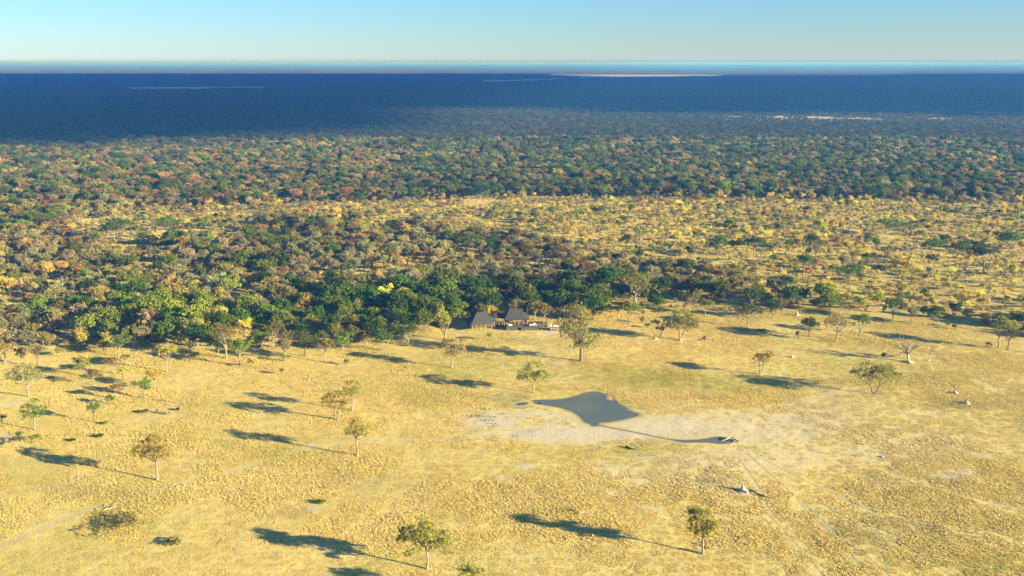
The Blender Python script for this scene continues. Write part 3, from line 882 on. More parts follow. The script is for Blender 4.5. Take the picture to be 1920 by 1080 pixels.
shrub(186,820,814,20,(.1,.1,.03),"flat olive bush patch by the sapling-like tree",11)
shrub(270,774,768,18,(.1,.1,.04),"flat grey-green bush left of the antelopes",12)
shrub(332,769,764,8,(.08,.09,.03),"small dark bush right of the antelopes",13)
shrub(225,985,968,80,(.09,.085,.035),"wide low dark thicket in the foreground grass",14,n=1600)
shrub(328,1020,1010,36,(.1,.12,.03),"low green creeping bush below the dark thicket",15,n=700)
shrub(600,944,937,26,(.2,.19,.03),"yellow-green tuft of herbs above the bare round patch",16)
shrub(1215,614,604,14,(.16,.17,.03),"yellow-green shrub left of the bluish dying tree",17)
shrub(1203,606,592,12,'g',"round green shrub at the foot of the bright green tree",18)
shrub(1598,612,603,12,'g',"low green shrub under the fresh green tree",19)
shrub(1778,612,602,10,'g',"dark shrub right of the dense round tree",20)
shrub(1790,617,606,9,(.13,.15,.03),"light green shrub beyond the dark one",21)
shrub(1425,625,615,22,(.09,.11,.03),"low spreading bush in front of the flat-topped tree",22)
shrub(470,688,670,18,(.15,.17,.03),"yellow-green shrub hugging the frontmost green tree",23)
shrub(1012,758,755,4,(.08,.08,.03),"tiny tuft at the waterhole's western tip",24,n=60)
shrub(365,672,660,20,'g',"green shrub below the wide dark tree",25)
shrub(155,693,680,20,(.2,.19,.04),"small golden shrub behind the bright yellow-green tree",26)
shrub(5,790,775,16,(.09,.11,.03),"green bush cut by the left border",27)
shrub(3,840,826,20,(.09,.13,.03),"green bush low on the left border",28)
shrub(1495,632,618,8,(.18,.19,.04),"pale green shrub in front of the low dark tree",29)
shrub(865,642,632,30,(.13,.14,.05),"sparse grey-green bush below the lodge slope",30)
shrub(1852,652,640,16,(.17,.18,.04),"yellow-green bush under the tall yellow-green tree",31)

# ---------------------------------------------------------------- lodge
def XZ(u, v, y):
    Z = y * cos(PITCH) + HCAM * sin(PITCH)
    return (u - 960) / F * Z, HCAM - y * tan(PITCH + atan((v - 540) / F))

def hip_roof(name, parent, cx, cy, z0, z1, L, D, R, rz, mat):
    """thatched hip roof with sagging faces, rounded eaves and real thickness"""
    b = B(); n = 6; rings = []
    def ring(t, dz=0.0, k=1.0):
        # t 0 eave .. 1 ridge
        hl = (L / 2) * (1 - t) + (R / 2) * t; hd = (D / 2) * (1 - t) + 0.12 * t
        z = z0 + (z1 - z0) * (t * 0.82 + 0.18 * t * t) + dz
        pts = []
        cr = 0.55 * (1 - t)
        for sx, sy in ((1, -1), (1, 1), (-1, 1), (-1, -1)):
            for q in range(3):
                a = {(1, -1): -pi / 2, (1, 1): 0, (-1, 1): pi / 2, (-1, -1): pi}[(sx, sy)] + q * pi / 4
                pts.append(((hl * k - cr) * sx + cos(a) * cr, (hd * k - cr if hd > cr else hd * .5) * sy + sin(a) * cr, z))
        return pts
    prof = [ring(0, -0.32, .97), ring(0), ring(.02, .1)] + [ring(t) for t in (.2, .4, .6, .8, 1.0)]
    m = len(prof[0])
    for p in prof: b.v += p
    for i in range(len(prof) - 1):
        for j in range(m):
            j2 = (j + 1) % m
            b.f.append((i * m + j, i * m + j2, (i + 1) * m + j2, (i + 1) * m + j))
    b.f.append(tuple(range(m))[::-1]); b.f.append(tuple((len(prof) - 1) * m + j for j in range(m)))
    return b.build(name, mat, parent, (cx, cy, 0), rz)

def lodge():
    xl, yl = (float(q) for q in G(885.5, 621)); xr, yr = (float(q) for q in G(927, 616))
    y2 = float(G(960, 617.5)[1])
    e = bpy.data.objects.new("thatched_lodge", None); COL.objects.link(e); e.location = (xl, yl, 0)
    tag(e, "safari lodge of dark thatched pavilions on a raised timber deck at the wood's edge", "lodge")
    ax = math.atan2(yr - yl, xr - xl); W = math.hypot(xr - xl, yr - yl)
    c, s_ = cos(ax), sin(ax)
    def loc(a, d): return (a * c - d * s_, a * s_ + d * c)     # along the front, inwards
    DZ = 1.35
    for a in (0, 1.8, 3.6, 5.4, 8.2, W):
        for d in (0, 5.6):
            x, y = loc(a, d); b = B(); b.tube([(x, y, -.2), (x, y, 3.3)], [.13, .11], 7); b.build("post", M['post'], e)
    x, y = loc(W / 2, 2.9)
    b = B(); b.box(x, y, DZ, W + .6, 6.2, .16, ax); b.build("deck_floor", M['deck'], e)
    for z in (DZ + .55, DZ + 1.05):
        x, y = loc(W / 2, 0.0); b = B(); b.box(x, y, z, W - .2, .09, .09, ax); b.build("railing", M['post'], e)
    x, y = loc(W / 2, 5.2); b = B(); b.box(x, y, DZ + .95, W - .5, .15, 1.7, ax); b.build("wall", M['orange_wall'], e)
    x, y = loc(W / 2, 2.9)
    hip_roof("roof", e, x, y, 3.0, 6.35, W + 2.6, 8.6, 3.1, ax, M['thatch'])
    # second pavilion
    x0 = XZ(943, 604, y2)[0] - xl; x1 = XZ(991, 604, y2)[0] - xl; yy = y2 - yl + 1.5; rz = radians(5)
    cx = (x0 + x1) / 2; W2 = x1 - x0
    hip_roof("roof", e, cx, yy + 3, 3.75, 7.35, W2 + .3, 8.2, 4.7, rz, M['thatch'])
    for a in (.06, .27, .46, .62, .8, .95):
        for d in (0, 5.5):
            b = B(); x = x0 + W2 * a; b.tube([(x, yy + d - .4, DZ - .1), (x, yy + d - .4, 3.9)], [.12, .11], 7); b.build("post", M['post'], e)
    b = B(); b.box(cx, yy + 5.0, DZ + 1.1, W2 - .8, .15, 2.1, rz); b.build("wall", M['orange_wall'], e)
    # linking roof and walkway
    xa = XZ(924, 600, y2)[0] - xl; xb = XZ(948, 600, y2)[0] - xl
    b = B(); n0 = 0; ya = yy + 1.2
    b.v += [(xa, ya, 3.9), (xb, ya, 3.9), (xb, ya + 2.2, 5.0), (xa, ya + 2.2, 5.0), (xa, ya + 4.4, 3.9), (xb, ya + 4.4, 3.9),
            (xa, ya, 3.65), (xb, ya, 3.65), (xa, ya + 4.4, 3.65), (xb, ya + 4.4, 3.65)]
    b.f += [(0, 1, 2, 3), (3, 2, 5, 4), (6, 7, 1, 0), (8, 4, 5, 9), (6, 8, 9, 7), (0, 3, 4, 8, 6), (1, 7, 9, 5, 2)]
    b.build("roof", M['thatch'], e)
    for x in (xa + .4, (xa + xb) / 2, xb - 1.2):
        b = B(); b.tube([(x, ya + .1, -.1), (x, ya + .1, 3.9)], [.11, .1], 6); b.build("post", M['post'], e)
    for z in (DZ + .5, DZ + 1.05):
        b = B(); b.box((xa + xb) / 2, ya, z, xb - xa, .09, .09); b.build("railing", M['post'], e)
    b = B(); b.box((xa + xb) / 2, ya + 1.8, DZ - .02, xb - xa, 3.4, .14); b.build("deck_floor", M['deck'], e)
    # big open deck
    da = XZ(949, 612, y2 - 2)[0] - xl; db = XZ(1027, 612, y2 - 2)[0] - xl; yd = y2 - 2 - yl
    b = B(); b.box((da + db) / 2, yd + 4.2, DZ + .03, db - da, 9.0, .16); b.build("deck_floor", M['deck'], e)
    segs = [(da + .1, XZ(968, 0, y2)[0] - xl), (XZ(977, 0, y2)[0] - xl, XZ(1009, 0, y2)[0] - xl)]
    for a, bb in segs:
        b = B(); b.box((a + bb) / 2, yd + .05, DZ / 2 - .1, bb - a, .12, DZ + .1); b.build("deck_skirt", M['deck_skirt'], e)
    for k in range(9):
        x = da + .3 + (db - da - .6) * k / 8
        b = B(); b.tube([(x, yd + .3, -.15), (x, yd + .3, DZ)], [.1, .1], 6); b.build("post", M['post'], e)
    for k in range(6):
        x = XZ(994 + k * 6.2, 0, y2)[0] - xl
        b = B(); b.tube([(x, yd - .1 + .1, DZ), (x, yd, DZ + .95)], [.06, .05], 5); b.build("post", M['post'], e)
    b = B(); x = (XZ(994, 0, y2)[0] + XZ(1026, 0, y2)[0]) / 2 - xl; b.box(x, yd, DZ + .92, 6.3, .08, .08); b.build("railing", M['post'], e)
    # steps down
    for (tu, tw, lab) in ((957, 1.5, "white-clothed table on the lodge deck under the eastern roof"), (997, 1.7, "white-clothed table on the open end of the lodge deck")):
        tx = XZ(tu, 0, y2)[0]; t = bpy.data.objects.new("table", None); COL.objects.link(t); t.location = (tx, y2 - .9, DZ + .12)
        tag(t, lab, "table")
        b = B(); b.box(0, 0, .72, tw, .9, .07); b.box(0, -.42, .5, tw, .05, .4); b.build("table_top", M['white'], t)
        for sx in (-1, 1):
            for sy in (-1, 1):
                b = B(); b.tube([(sx * tw * .42, sy * .34, 0), (sx * tw * .42, sy * .34, .68)], [.035, .035], 5); b.build("leg", M['post'], t)
    for k, (cu, dy, lab) in enumerate(((951, -.4, "wooden chair beside the table under the eastern roof"), (1003.5, -.8, "pale chair next to the table on the open deck"), (1006, -.3, "pale chair farther from the table on the open deck"))):
        chair(XZ(cu, 0, y2)[0], y2 + dy, DZ + .12, k * .9, lab, M['post'] if k == 0 else M['white'])
    HERO_XY.extend([(xl + 5, yl + 3, 7), (xl + 17, yl + 4, 8), (xl + 27, yl + 3, 7)])

def chair(x, y, z, rz, lab, mat, group=None):
    c = bpy.data.objects.new("chair", None); COL.objects.link(c); c.location = (x, y, z); c.rotation_euler = (0, 0, rz)
    tag(c, lab, "chair", group)
    b = B(); b.box(0, 0, .43, .6, .6, .07); b.build("seat", mat, c)
    b = B(); b.v += [(-.3, .26, .45), (.3, .26, .45), (.3, .5, 1.2), (-.3, .5, 1.2), (-.3, .33, .45), (.3, .33, .45), (.3, .57, 1.2), (-.3, .57, 1.2)]
    b.f += [(0, 1, 2, 3), (7, 6, 5, 4), (0, 4, 5, 1), (1, 5, 6, 2), (2, 6, 7, 3), (3, 7, 4, 0)]; b.build("backrest", mat, c)
    for sx in (-1, 1):
        for sy in (-1, 1):
            b = B(); b.tube([(sx * .26, sy * .26, 0), (sx * .26, sy * .26, .42)], [.03, .03], 5); b.build("leg", M['post'], c)
    return c
lodge()

def platform():
    x, y = (float(q) for q in G(1040, 620.5)); w_ = 18 * MPP(620)
    e = bpy.data.objects.new("viewing_platform", None); COL.objects.link(e); e.location = (x, y, gz(x, y))
    tag(e, "small timber viewing platform draped with red-brown cloth, carrying white chairs", "platform")
    b = B(); b.box(0, 1.1, 1.05, w_, 2.4, .14); b.build("deck_floor", M['post'], e)
    for sx in (-.47, -.16, .16, .47):
        for dy in (.1, 2.1):
            b = B(); b.tube([(sx * w_, dy, -.15), (sx * w_, dy, 1.0)], [.08, .07], 6); b.build("post", M['post'], e)
    for sx in (-.47, .47):
        b = B(); b.tube([(sx * w_, -.02, 1.0), (sx * w_, -.02, 2.1)], [.06, .05], 6); b.build("post", M['post'], e)
    for k in range(3):
        cx = (-.31 + .31 * k) * w_; ww = w_ * .13
        b = B(); b.v += [(cx - ww, -.08, 1.0), (cx + ww, -.08, 1.0), (cx, -.2, -.02), (cx - ww, .02, 1.0), (cx + ww, .02, 1.0), (cx, -.1, -.02)]
        b.f += [(0, 2, 1), (3, 4, 5), (0, 1, 4, 3), (1, 2, 5, 4), (2, 0, 3, 5)]; b.build("drape", M['post'] if k != 5 else M['post'], e)
    b = B(); b.box(0, .35, .5, w_ * .92, .06, .95); b.build("skirt", M['red_cloth'], e)
    ord_ = ("first", "second", "third", "fourth")
    for k in range(4):
        chair(x + (-.33 + .22 * k) * w_, y + .9, gz(x, y) + 1.12, radians(20), f"white deckchair, {ord_[k]} from the lodge side on the viewing platform", M['white'])
platform()

def hut(u, v, vt, wpx, lab):
    x, y = (float(q) for q in G(u, v)); mp = MPP(v); h = PXH(v, v - vt); w_ = wpx * mp
    e = bpy.data.objects.new("storage_hut", None); COL.objects.link(e); e.location = (x, y, 0); e.rotation_euler = (0, 0, .3)
    tag(e, lab, "hut")
    b = B(); b.box(0, 0, h / 2 - .1, w_ * .8, 2.4, h); b.build("wall", M['concrete'], e)
    b = B(); b.v += [(-w_ / 2, -1.6, h - .25), (w_ / 2, -1.6, h - .25), (w_ / 2, 1.6, h + .3), (-w_ / 2, 1.6, h + .3), (-w_ / 2, -1.6, h - .15), (w_ / 2, -1.6, h - .15), (w_ / 2, 1.6, h + .4), (-w_ / 2, 1.6, h + .4)]
    b.f += [(3, 2, 1, 0), (4, 5, 6, 7), (0, 1, 5, 4), (1, 2, 6, 5), (2, 3, 7, 6), (3, 0, 4, 7)]; b.build("roof", M['white'], e)
    b = B(); b.box(0, -1.23, .95, .8, .05, 1.9); b.build("door", M['deck'], e)
    HERO_XY.append((x, y, 2.5)); HERO_XY.append((x + .5, y - 6, 2.6))
hut(790, 540, 531.5, 13, "white-roofed hut just showing above the dense green trees")

def vehicle(u, v, lab):
    x, y = (float(q) for q in G(u, v))
    e = bpy.data.objects.new("parked_car", None); COL.objects.link(e); e.location = (x, y, 0); e.rotation_euler = (0, 0, radians(-62))
    tag(e, lab, "car")
    # side profile (x along, z up) swept across the width with a narrower cabin
    prof = [(-2.2, .45), (-2.25, 1.0), (-2.1, 1.15), (2.0, 1.1), (2.25, .9), (2.2, .45)]
    def sweep(pr, w0, w1, name, mat, par):
        b = B(); n = len(pr)
        for sy in (-1, 1):
            for px, pz in pr:
                t = (pz - pr[0][1]) / max(.01, max(p[1] for p in pr) - pr[0][1]); b.v.append((px, sy * (w0 * (1 - t) + w1 * t), pz))
        b.f.append(tuple(range(n))); b.f.append(tuple(range(2 * n - 1, n - 1, -1)))
        for i in range(n): j = (i + 1) % n; b.f.append((i, i + n, j + n, j))
        return b.build(name, mat, par)
    sweep(prof, .9, .86, "body", M['car_tan'], e)
    cab = sweep([(-2.05, 1.153), (-1.95, 1.8), (.35, 1.82), (1.0, 1.13)], .84, .74, "cabin", M['car_tan'], e)
    b = B(); b.v += [(.40, -.70, 1.79), (.40, .70, 1.79), (1.03, .8, 1.16), (1.03, -.8, 1.16), (.43, -.70, 1.8), (.43, .70, 1.8), (1.06, .8, 1.17), (1.06, -.8, 1.17)]
    b.f += [(3, 2, 1, 0), (4, 5, 6, 7), (0, 1, 5, 4), (1, 2, 6, 5), (2, 3, 7, 6), (3, 0, 4, 7)]; b.build("windscreen", M['glass'], e)
    for sy in (-1, 1):
        b = B(); b.box(-.7, sy * .80, 1.48, 2.0, .03, .38); b.build("side_window", M['glass'], e)
        for wx in (-1.35, 1.4):
            b = B(); b.tube([(wx, sy * .68, .38), (wx, sy * .93, .38)], [.38, .38], 16); wl = b.build("wheel", M['tyre'], e)
    HERO_XY.append((x, y, 2.8)); HERO_XY.append((x - .5, y - 6, 2.4))
vehicle(1697, 579, "tan car with bluish windscreen half hidden among trees at the wood's edge")

def drum(u, v, lab):
    x, y = (float(q) for q in G(u, v))
    e = bpy.data.objects.new("water_drum", None); COL.objects.link(e); e.location = (x, y, gz(x, y))
    tag(e, lab, "drum")
    b = B(); b.tube([(0, 0, .02), (0, 0, .06), (0, 0, .4), (0, 0, .44), (0, 0, .8), (0, 0, .84), (0, 0, 1.1)], [.40, .42, .42, .45, .42, .45, .41], 16); b.build("barrel", M['blue'], e)
    b = B(); b.tube([(0, 0, 1.1), (0, 0, 1.14)], [.36, .34], 16); b.build("lid", M['white'], e)
drum(673, 637.5, "blue drum with pale lid in the shade beside the golden bush")
drum(485.5, 651, "blue drum in the shade left among the lower green trees")

# ---------------------------------------------------------------- termite mounds, stones, logs
def mound(u, v, wpx, hpx, lab, seed, spire=0.0, mat='mound', dx=0):
    rng = np.random.default_rng(seed); x, y = (float(q) for q in G(u, v)); mp = MPP(v)
    R_ = wpx * mp / 2; H_ = hpx * mp * 1.05
    b = B(); nr, na = 9, 16
    for i in range(nr):
        t = i / (nr - 1)
        rad = R_ * (1 - t) ** (1.0 + 1.6 * spire); z = -0.1 + (H_ + .1) * t ** (1.0 if spire else .6)
        for j in range(na):
            a = 2 * pi * j / na; k = 1 + rng.normal(0, .09)
            b.v.append((cos(a) * rad * k + dx * t * mp, sin(a) * rad * k, z + rng.normal(0, .02 * H_) * (i > 0)))
    for i in range(nr - 1):
        for j in range(na): j2 = (j + 1) % na; b.f.append((i * na + j, i * na + j2, (i + 1) * na + j2, (i + 1) * na + j))
    b.f.append(tuple((nr - 1) * na + j for j in range(na)))
    o = b.build("termite_mound", M[mat], None, (x, y, gz(x, y)), 0, True)
    tag(o, lab, "termite mound")
mound(1393, 921, 20, 19, "pale spired termite mound with fallen branches around it in the foreground plain", 1, .8)
mound(1393.5, 922, 30, 3, "low apron of pale earth under the spired mound", 12, 0)
mound(1494, 592, 11, 12, "tall pointed sunlit termite mound at the wood's edge", 2, .6)
mound(1485, 670, 8, 4, "tiny pale termite mound in grass left of the umbrella-shaped tree", 3)
mound(1686, 632, 9, 4, "tiny pale mound above the dead white tree", 4)
mound(1791, 738, 12, 6, "small pale mound at the edge of a long tree shadow", 5)
mound(1812, 757, 15, 6, "small brown mound just below the one at the long shadow", 6)
mound(1708, 680, 20, 6, "bright pale termite mound banked against the dead white tree", 7, .4, dx=-7)
mound(1229, 635, 8, 4, "white little mound by the bluish dying tree", 8)
mound(1276, 639, 9, 7, "white mound around the foot of the double-trunked tree", 9, .3)
mound(1654, 857, 10, 3, "little sandy mound in the pale scraped ground", 10)
mound(1400, 925, 8, 7, "small knob of pale earth right of the spired mound", 11)

def log(name, pts, r, lab, mat='bark_white', cat="log", twigs=0, seed=0, lift=0.0):
    """pts (u,v,height) along the log"""
    rng = np.random.default_rng(seed); P = []
    x0, y0 = (float(q) for q in G(pts[0][0], pts[0][1]))
    for u_, v_, h_ in pts:
        x, y = (float(q) for q in G(u_, v_)); P.append(np.array([x - x0, y - y0, r * .6 + h_]))
    tb = []
    for i in range(len(P) - 1):
        k = len(P) - 1; tb += limb(rng, P[i], P[i + 1], r * (1 - .5 * i / k), r * (1 - .5 * (i + 1) / k), 2, .03)
    o0 = None
    V, Fc = tubes_np(tb, 7)
    e = bpy.data.objects.new(name, None); COL.objects.link(e); e.location = (x0, y0, gz(x0, y0) + lift); tag(e, lab, cat)
    link("trunk", mesh_np("trunk", V, Fc, M[mat], None, True), e)
    if twigs:
        tb = []
        for _ in range(twigs):
            i = rng.integers(0, len(P) - 1); p = P[i] + (P[i + 1] - P[i]) * rng.random(); L_ = np.linalg.norm(P[-1] - P[0])
            d = rng.normal(0, 1, 3); d[2] = abs(d[2]) * .7 + .2; d /= np.linalg.norm(d)
            tb += limb(rng, p, p + d * L_ * rng.uniform(.15, .4), r * .4, r * .12, 2, .1)
        V, Fc = tubes_np(tb, 5); link("branch", mesh_np("branch", V, Fc, M[mat], None, True), e)
log("fallen_log", [(1173, 838.5, .1), (1182, 842, .1), (1189, 844.5, .15)], .26, "short dark log lying in the yellow-green patch below the waterhole", 'log_dark')
log("fallen_log", [(1378, 824.5, .5), (1368, 823.6, .5), (1360, 826.5, .2), (1353.5, 826.5, .05)], .24, "pale bent log lying in the end of the narrow pool")
log("fallen_log", [(1402, 919, .3), (1412, 922, .35), (1424, 924, .4)], .17, "white fallen branch on the right of the spired mound", twigs=5, seed=3)
log("fallen_log", [(1405, 922, .2), (1422, 928, .1), (1444, 935, .05)], .2, "dark fallen trunk stretching away below the white branch", 'log_dark', twigs=3, seed=4)
log("fallen_log", [(1390, 921, .1), (1384, 920, .5)], .15, "short white stump left of the spired mound")
log("fallen_log", [(195, 957, .1), (207, 955, .2), (219, 951, .2)], .13, "thin white branch lying beside the wheel track")
log("fallen_log", [(1312, 639, .1), (1326, 638, .3), (1344, 633, 1.0)], .2, "fallen forked tree in the grass right of the double-trunked tree", 'bark_pale', twigs=6, seed=5)
log("fallen_log", [(1668, 670, .3), (1680, 669, .2), (1692, 667, .1)], .2, "dark log lying just left of the dead white tree", 'bark_dark', twigs=3, seed=6)
log("fallen_log", [(1068, 958, .1), (1078, 961, .1)], .15, "dark log with green weeds above the long tree shadow", 'log_dark')
log("fallen_log", [(1086, 964, .15), (1096, 964, .15)], .17, "pale log piece next to the dark log with weeds", twigs=2, seed=7)
log("fallen_log", [(1318, 1036, .3), (1308, 1034, .8), (1299, 1035, .2)], .17, "broken limb fallen at the foot of the two-tiered tree", twigs=4, seed=8)
log("fallen_log", [(1334, 1030, .3), (1344, 1028, .8), (1352, 1026, 1.6)], .13, "bare broken branch standing right of the two-tiered tree", 'bark_pale', twigs=6, seed=9)
log("fallen_log", [(1722, 847, .05), (1728, 847, .05)], .2, "tiny dark stump in the long pale scrape", 'log_dark')
def stump():
    x, y = (float(q) for q in G(1657, 669)); rng = np.random.default_rng(8)
    e = bpy.data.objects.new("uprooted_stump", None); COL.objects.link(e); e.location = (x, y, gz(x, y)); tag(e, "uprooted tree stump with dark root plate and white roots, left of the dead tree", "stump")
    b = B(); na = 14
    for i, (k, off) in enumerate(((.2, -.35), (1, -.2), (1, .15), (.25, .3))):
        for j in range(na):
            a = 2 * pi * j / na; rr = 1.0 * k * (1 + rng.normal(0, .1)); b.v.append((cos(a) * rr * .9 + .25 * sin(a) * rr, off * .5 + .2 * cos(a), .7 + sin(a) * rr * .8))
    for i in range(3):
        for j in range(na): j2 = (j + 1) % na; b.f.append((i * na + j, i * na + j2, (i + 1) * na + j2, (i + 1) * na + j))
    b.f.append(tuple(range(na))[::-1]); b.f.append(tuple(3 * na + j for j in range(na)))
    b.build("root_plate", M['bark_dark'], e, (0, 0, 0), radians(-50), True)
    tb = []
    for k in range(9):
        d = rng.normal(0, 1, 3); d[0] = abs(d[0]); d[2] = abs(d[2]); d /= np.linalg.norm(d)
        tb += limb(rng, (0.2, 0, 1.1), np.array([.3, 0, 1.1]) + d * rng.uniform(1.3, 2.3), .13, .04, 3, .1)
    V, Fc = tubes_np(tb, 6); link("root", mesh_np("root", V, Fc, M['bark_white'], None, True), e)
stump()
def pump():
    x, y = (float(q) for q in G(1381, 828.2)); 
    e = bpy.data.objects.new("pump_box", None); COL.objects.link(e); e.location = (x, y, gz(x, y)); tag(e, "dark concrete outlet box at the end of the narrow pool", "outlet box")
    b = B(); b.box(0, 0, .35, .75, .7, .9, .2); b.build("housing", M['log_dark'], e)
    b = B(); b.box(0, 0, .84, .85, .8, .08, .2); b.build("lid", M['concrete'], e)
    b = B(); b.tube([(-.2, -.3, .45), (-.7, -.4, .4), (-.9, -.45, .1)], [.09, .09, .09], 8); b.build("spout", M['concrete'], e)
pump()

# ---------------------------------------------------------------- animals
def skin_body(name, joints, edges, mat, parent):
    me = bpy.data.meshes.new(name); me.from_pydata([j[:3] for j in joints], edges, []); me.update()
    o = link(name, me, parent)
    o.modifiers.new("skin", 'SKIN'); 
    sv = me.skin_vertices[0].data if me.skin_vertices else None
    if sv is None:
        me.skin_vertices  # layer is made with the modifier
    for i, j in enumerate(joints):
        me.skin_vertices[0].data[i].radius = (j[3], j[3] * (j[4] if len(j) > 4 else 1))
    me.skin_vertices[0].data[0].use_root = True
    sd_ = o.modifiers.new("sub", 'SUBSURF'); sd_.levels = 1; sd_.render_levels = 1
    me.materials.append(mat)
    return o
def antelope(u, v, rz, lab, graze=True, s=1.0):
    x, y = (float(q) for q in G(u, v))
    e = bpy.data.objects.new("antelope", None); COL.objects.link(e); e.location = (x, y, gz(x, y)); e.rotation_euler = (0, 0, rz); e.scale = (s, s, s)
    tag(e, lab, "antelope")
    hz = .35 if graze else 1.35; hx = 1.02 if graze else .95
    J = [(-.40, 0, .92, .17), (-.12, 0, .86, .19), (.18, 0, .87, .21), (.42, 0, .93, .17), (.62, 0, .98 if not graze else .82, .10), (hx - .12, 0, hz + .1, .075), (hx + .08, 0, hz - .02, .045), (-.56, 0, .86, .07), (-.60, 0, .6, .03)]
    E = [(0, 1), (1, 2), (2, 3), (3, 4), (4, 5), (5, 6), (0, 7), (7, 8)]
    for sy in (-1, 1):
        k = len(J); J += [(.40, .12 * sy, .66, .075), (.42, .12 * sy, .38, .042), (.41, .12 * sy, .03, .03)]; E += [(3, k), (k, k + 1), (k + 1, k + 2)]
        k = len(J); J += [(-.36, .13 * sy, .66, .095), (-.50, .13 * sy, .40, .045), (-.45, .13 * sy, .03, .03)]; E += [(0, k), (k, k + 1), (k + 1, k + 2)]
        k = len(J); J += [(hx - .17, .09 * sy, hz + .2, .03)]; E += [(5, k)]
    skin_body("body", J, E, M['hide'], e)
    b = B(); b.tube([(-.50, 0, .94), (-.61, 0, .84), (-.56, 0, .62)], [.10, .155, .09], 8); b.build("rump_patch", M['pale_fur'], e, sm=True)
for a in ((296, 774, pi - .5, "antelope with pale rump, leftmost of the grazing four"), (303.5, 776, pi + .3, "antelope with pale rump, second of the grazing four"), (309.5, 777.5, pi - .2, "antelope with pale rump, third of the grazing four"), (318.5, 778, pi + .1, "antelope with pale rump, last at the right of the grazing four")):
    antelope(*a, s=.92)
def bird():
    e = bpy.data.objects.new("ground_bird", None); COL.objects.link(e)
    b = B(); b.tube([(-.30, 0, .24), (-.2, 0, .30), (-.03, 0, .33), (.14, 0, .31), (.22, 0, .36), (.26, 0, .50)], [.02, .09, .15, .11, .05, .03], 8); b.tube([(.24, 0, .48), (.30, 0, .54), (.36, 0, .52)], [.03, .045, .01], 6); b.build("body", M['feather'], e, sm=True)
    for sy in (-1, 1):
        b = B(); b.tube([(.0, .05 * sy, .22), (.02, .05 * sy, 0)], [.02, .012], 4); b.build("leg", M['post'], e)
    return e
BIRDS = [(232,478),(390,492),(552,490),(640,395),(648,490),(555,560),(610,510),(720,480),(740,530),(770,445),(800,395),(470,520),(930,575),(950,518),(905,640),(815,615),(800,660),(1065,540),(1095,572),(1000,630),(1050,640),(965,720),(1100,740),(1175,790),(1035,815),(1330,440),(1410,440),(1470,520),(1420,590),(1740,545),(350,530),(880,520),(930,318)]
rb = random.Random(3); proto_b = bird()
for i, (bx, by) in enumerate(BIRDS):
    o = proto_b
    if i:
        o = proto_b.copy(); COL.objects.link(o)
        for ch in proto_b.children: cc_ = ch.copy(); COL.objects.link(cc_); cc_.parent = o
    x, y = (float(q) for q in G(860 + bx / 16, 750 + by / 16)); o.location = (x, y, gz(x, y)); o.rotation_euler = (0, 0, rb.uniform(0, 6.28)); s_ = rb.uniform(.75, 1.0); o.scale = (s_,) * 3
    if i == len(BIRDS) - 1:
        o.scale = (1.5,) * 3; tag(o, "dark bird standing alone above the scattered flock on pale sand", "bird")
    else:
        tag(o, "small dark ground bird in the scattered flock west of the waterhole", "bird", "flock of ground birds west of the waterhole")

# ---------------------------------------------------------------- woodland
PROTO = []   # (trunk mesh, crown mesh, kind letter set)
def proto(seed, h, w, cb, n, size, style='leaf', bark='bark_dark', **k):
    return tree_meshes(seed, h, w, cb, n, size, style, None, bark, **k)
VAR = {'ever': [proto(901, 8, 8.5, 1.6, 2100, .52), proto(902, 8, 7.4, 2.0, 1900, .5, bark='bark_pale'), proto(903, 7.5, 9.4, 2.0, 2300, .52), proto(904, 8.6, 7.0, 1.2, 1900, .5)],
       'dry': [proto(911, 7, 7.0, 1.6, 1500, .42, 'twig', 'bark_pale'), proto(912, 7, 6.2, 1.8, 1400, .42, 'twig', 'bark_dark'), proto(913, 6.8, 7.2, 2.0, 1100, .42, 'leaf', 'bark_pale'), proto(914, 7.2, 6.4, 1.6, 1000, .42, 'leaf', 'bark_dark')],
       'yel': [proto(921, 6, 5.6, 1.6, 750, .42, 'leaf', 'bark_pale'), proto(922, 5.6, 6.4, 1.4, 850, .42), proto(923, 6.4, 5.0, 1.8, 650, .42)]}
KIND = {'G': 'ever', 'g': 'ever', 'o': 'yel', 'y': 'yel', 'r': 'dry', 't': 'dry', 'k': 'dry'}

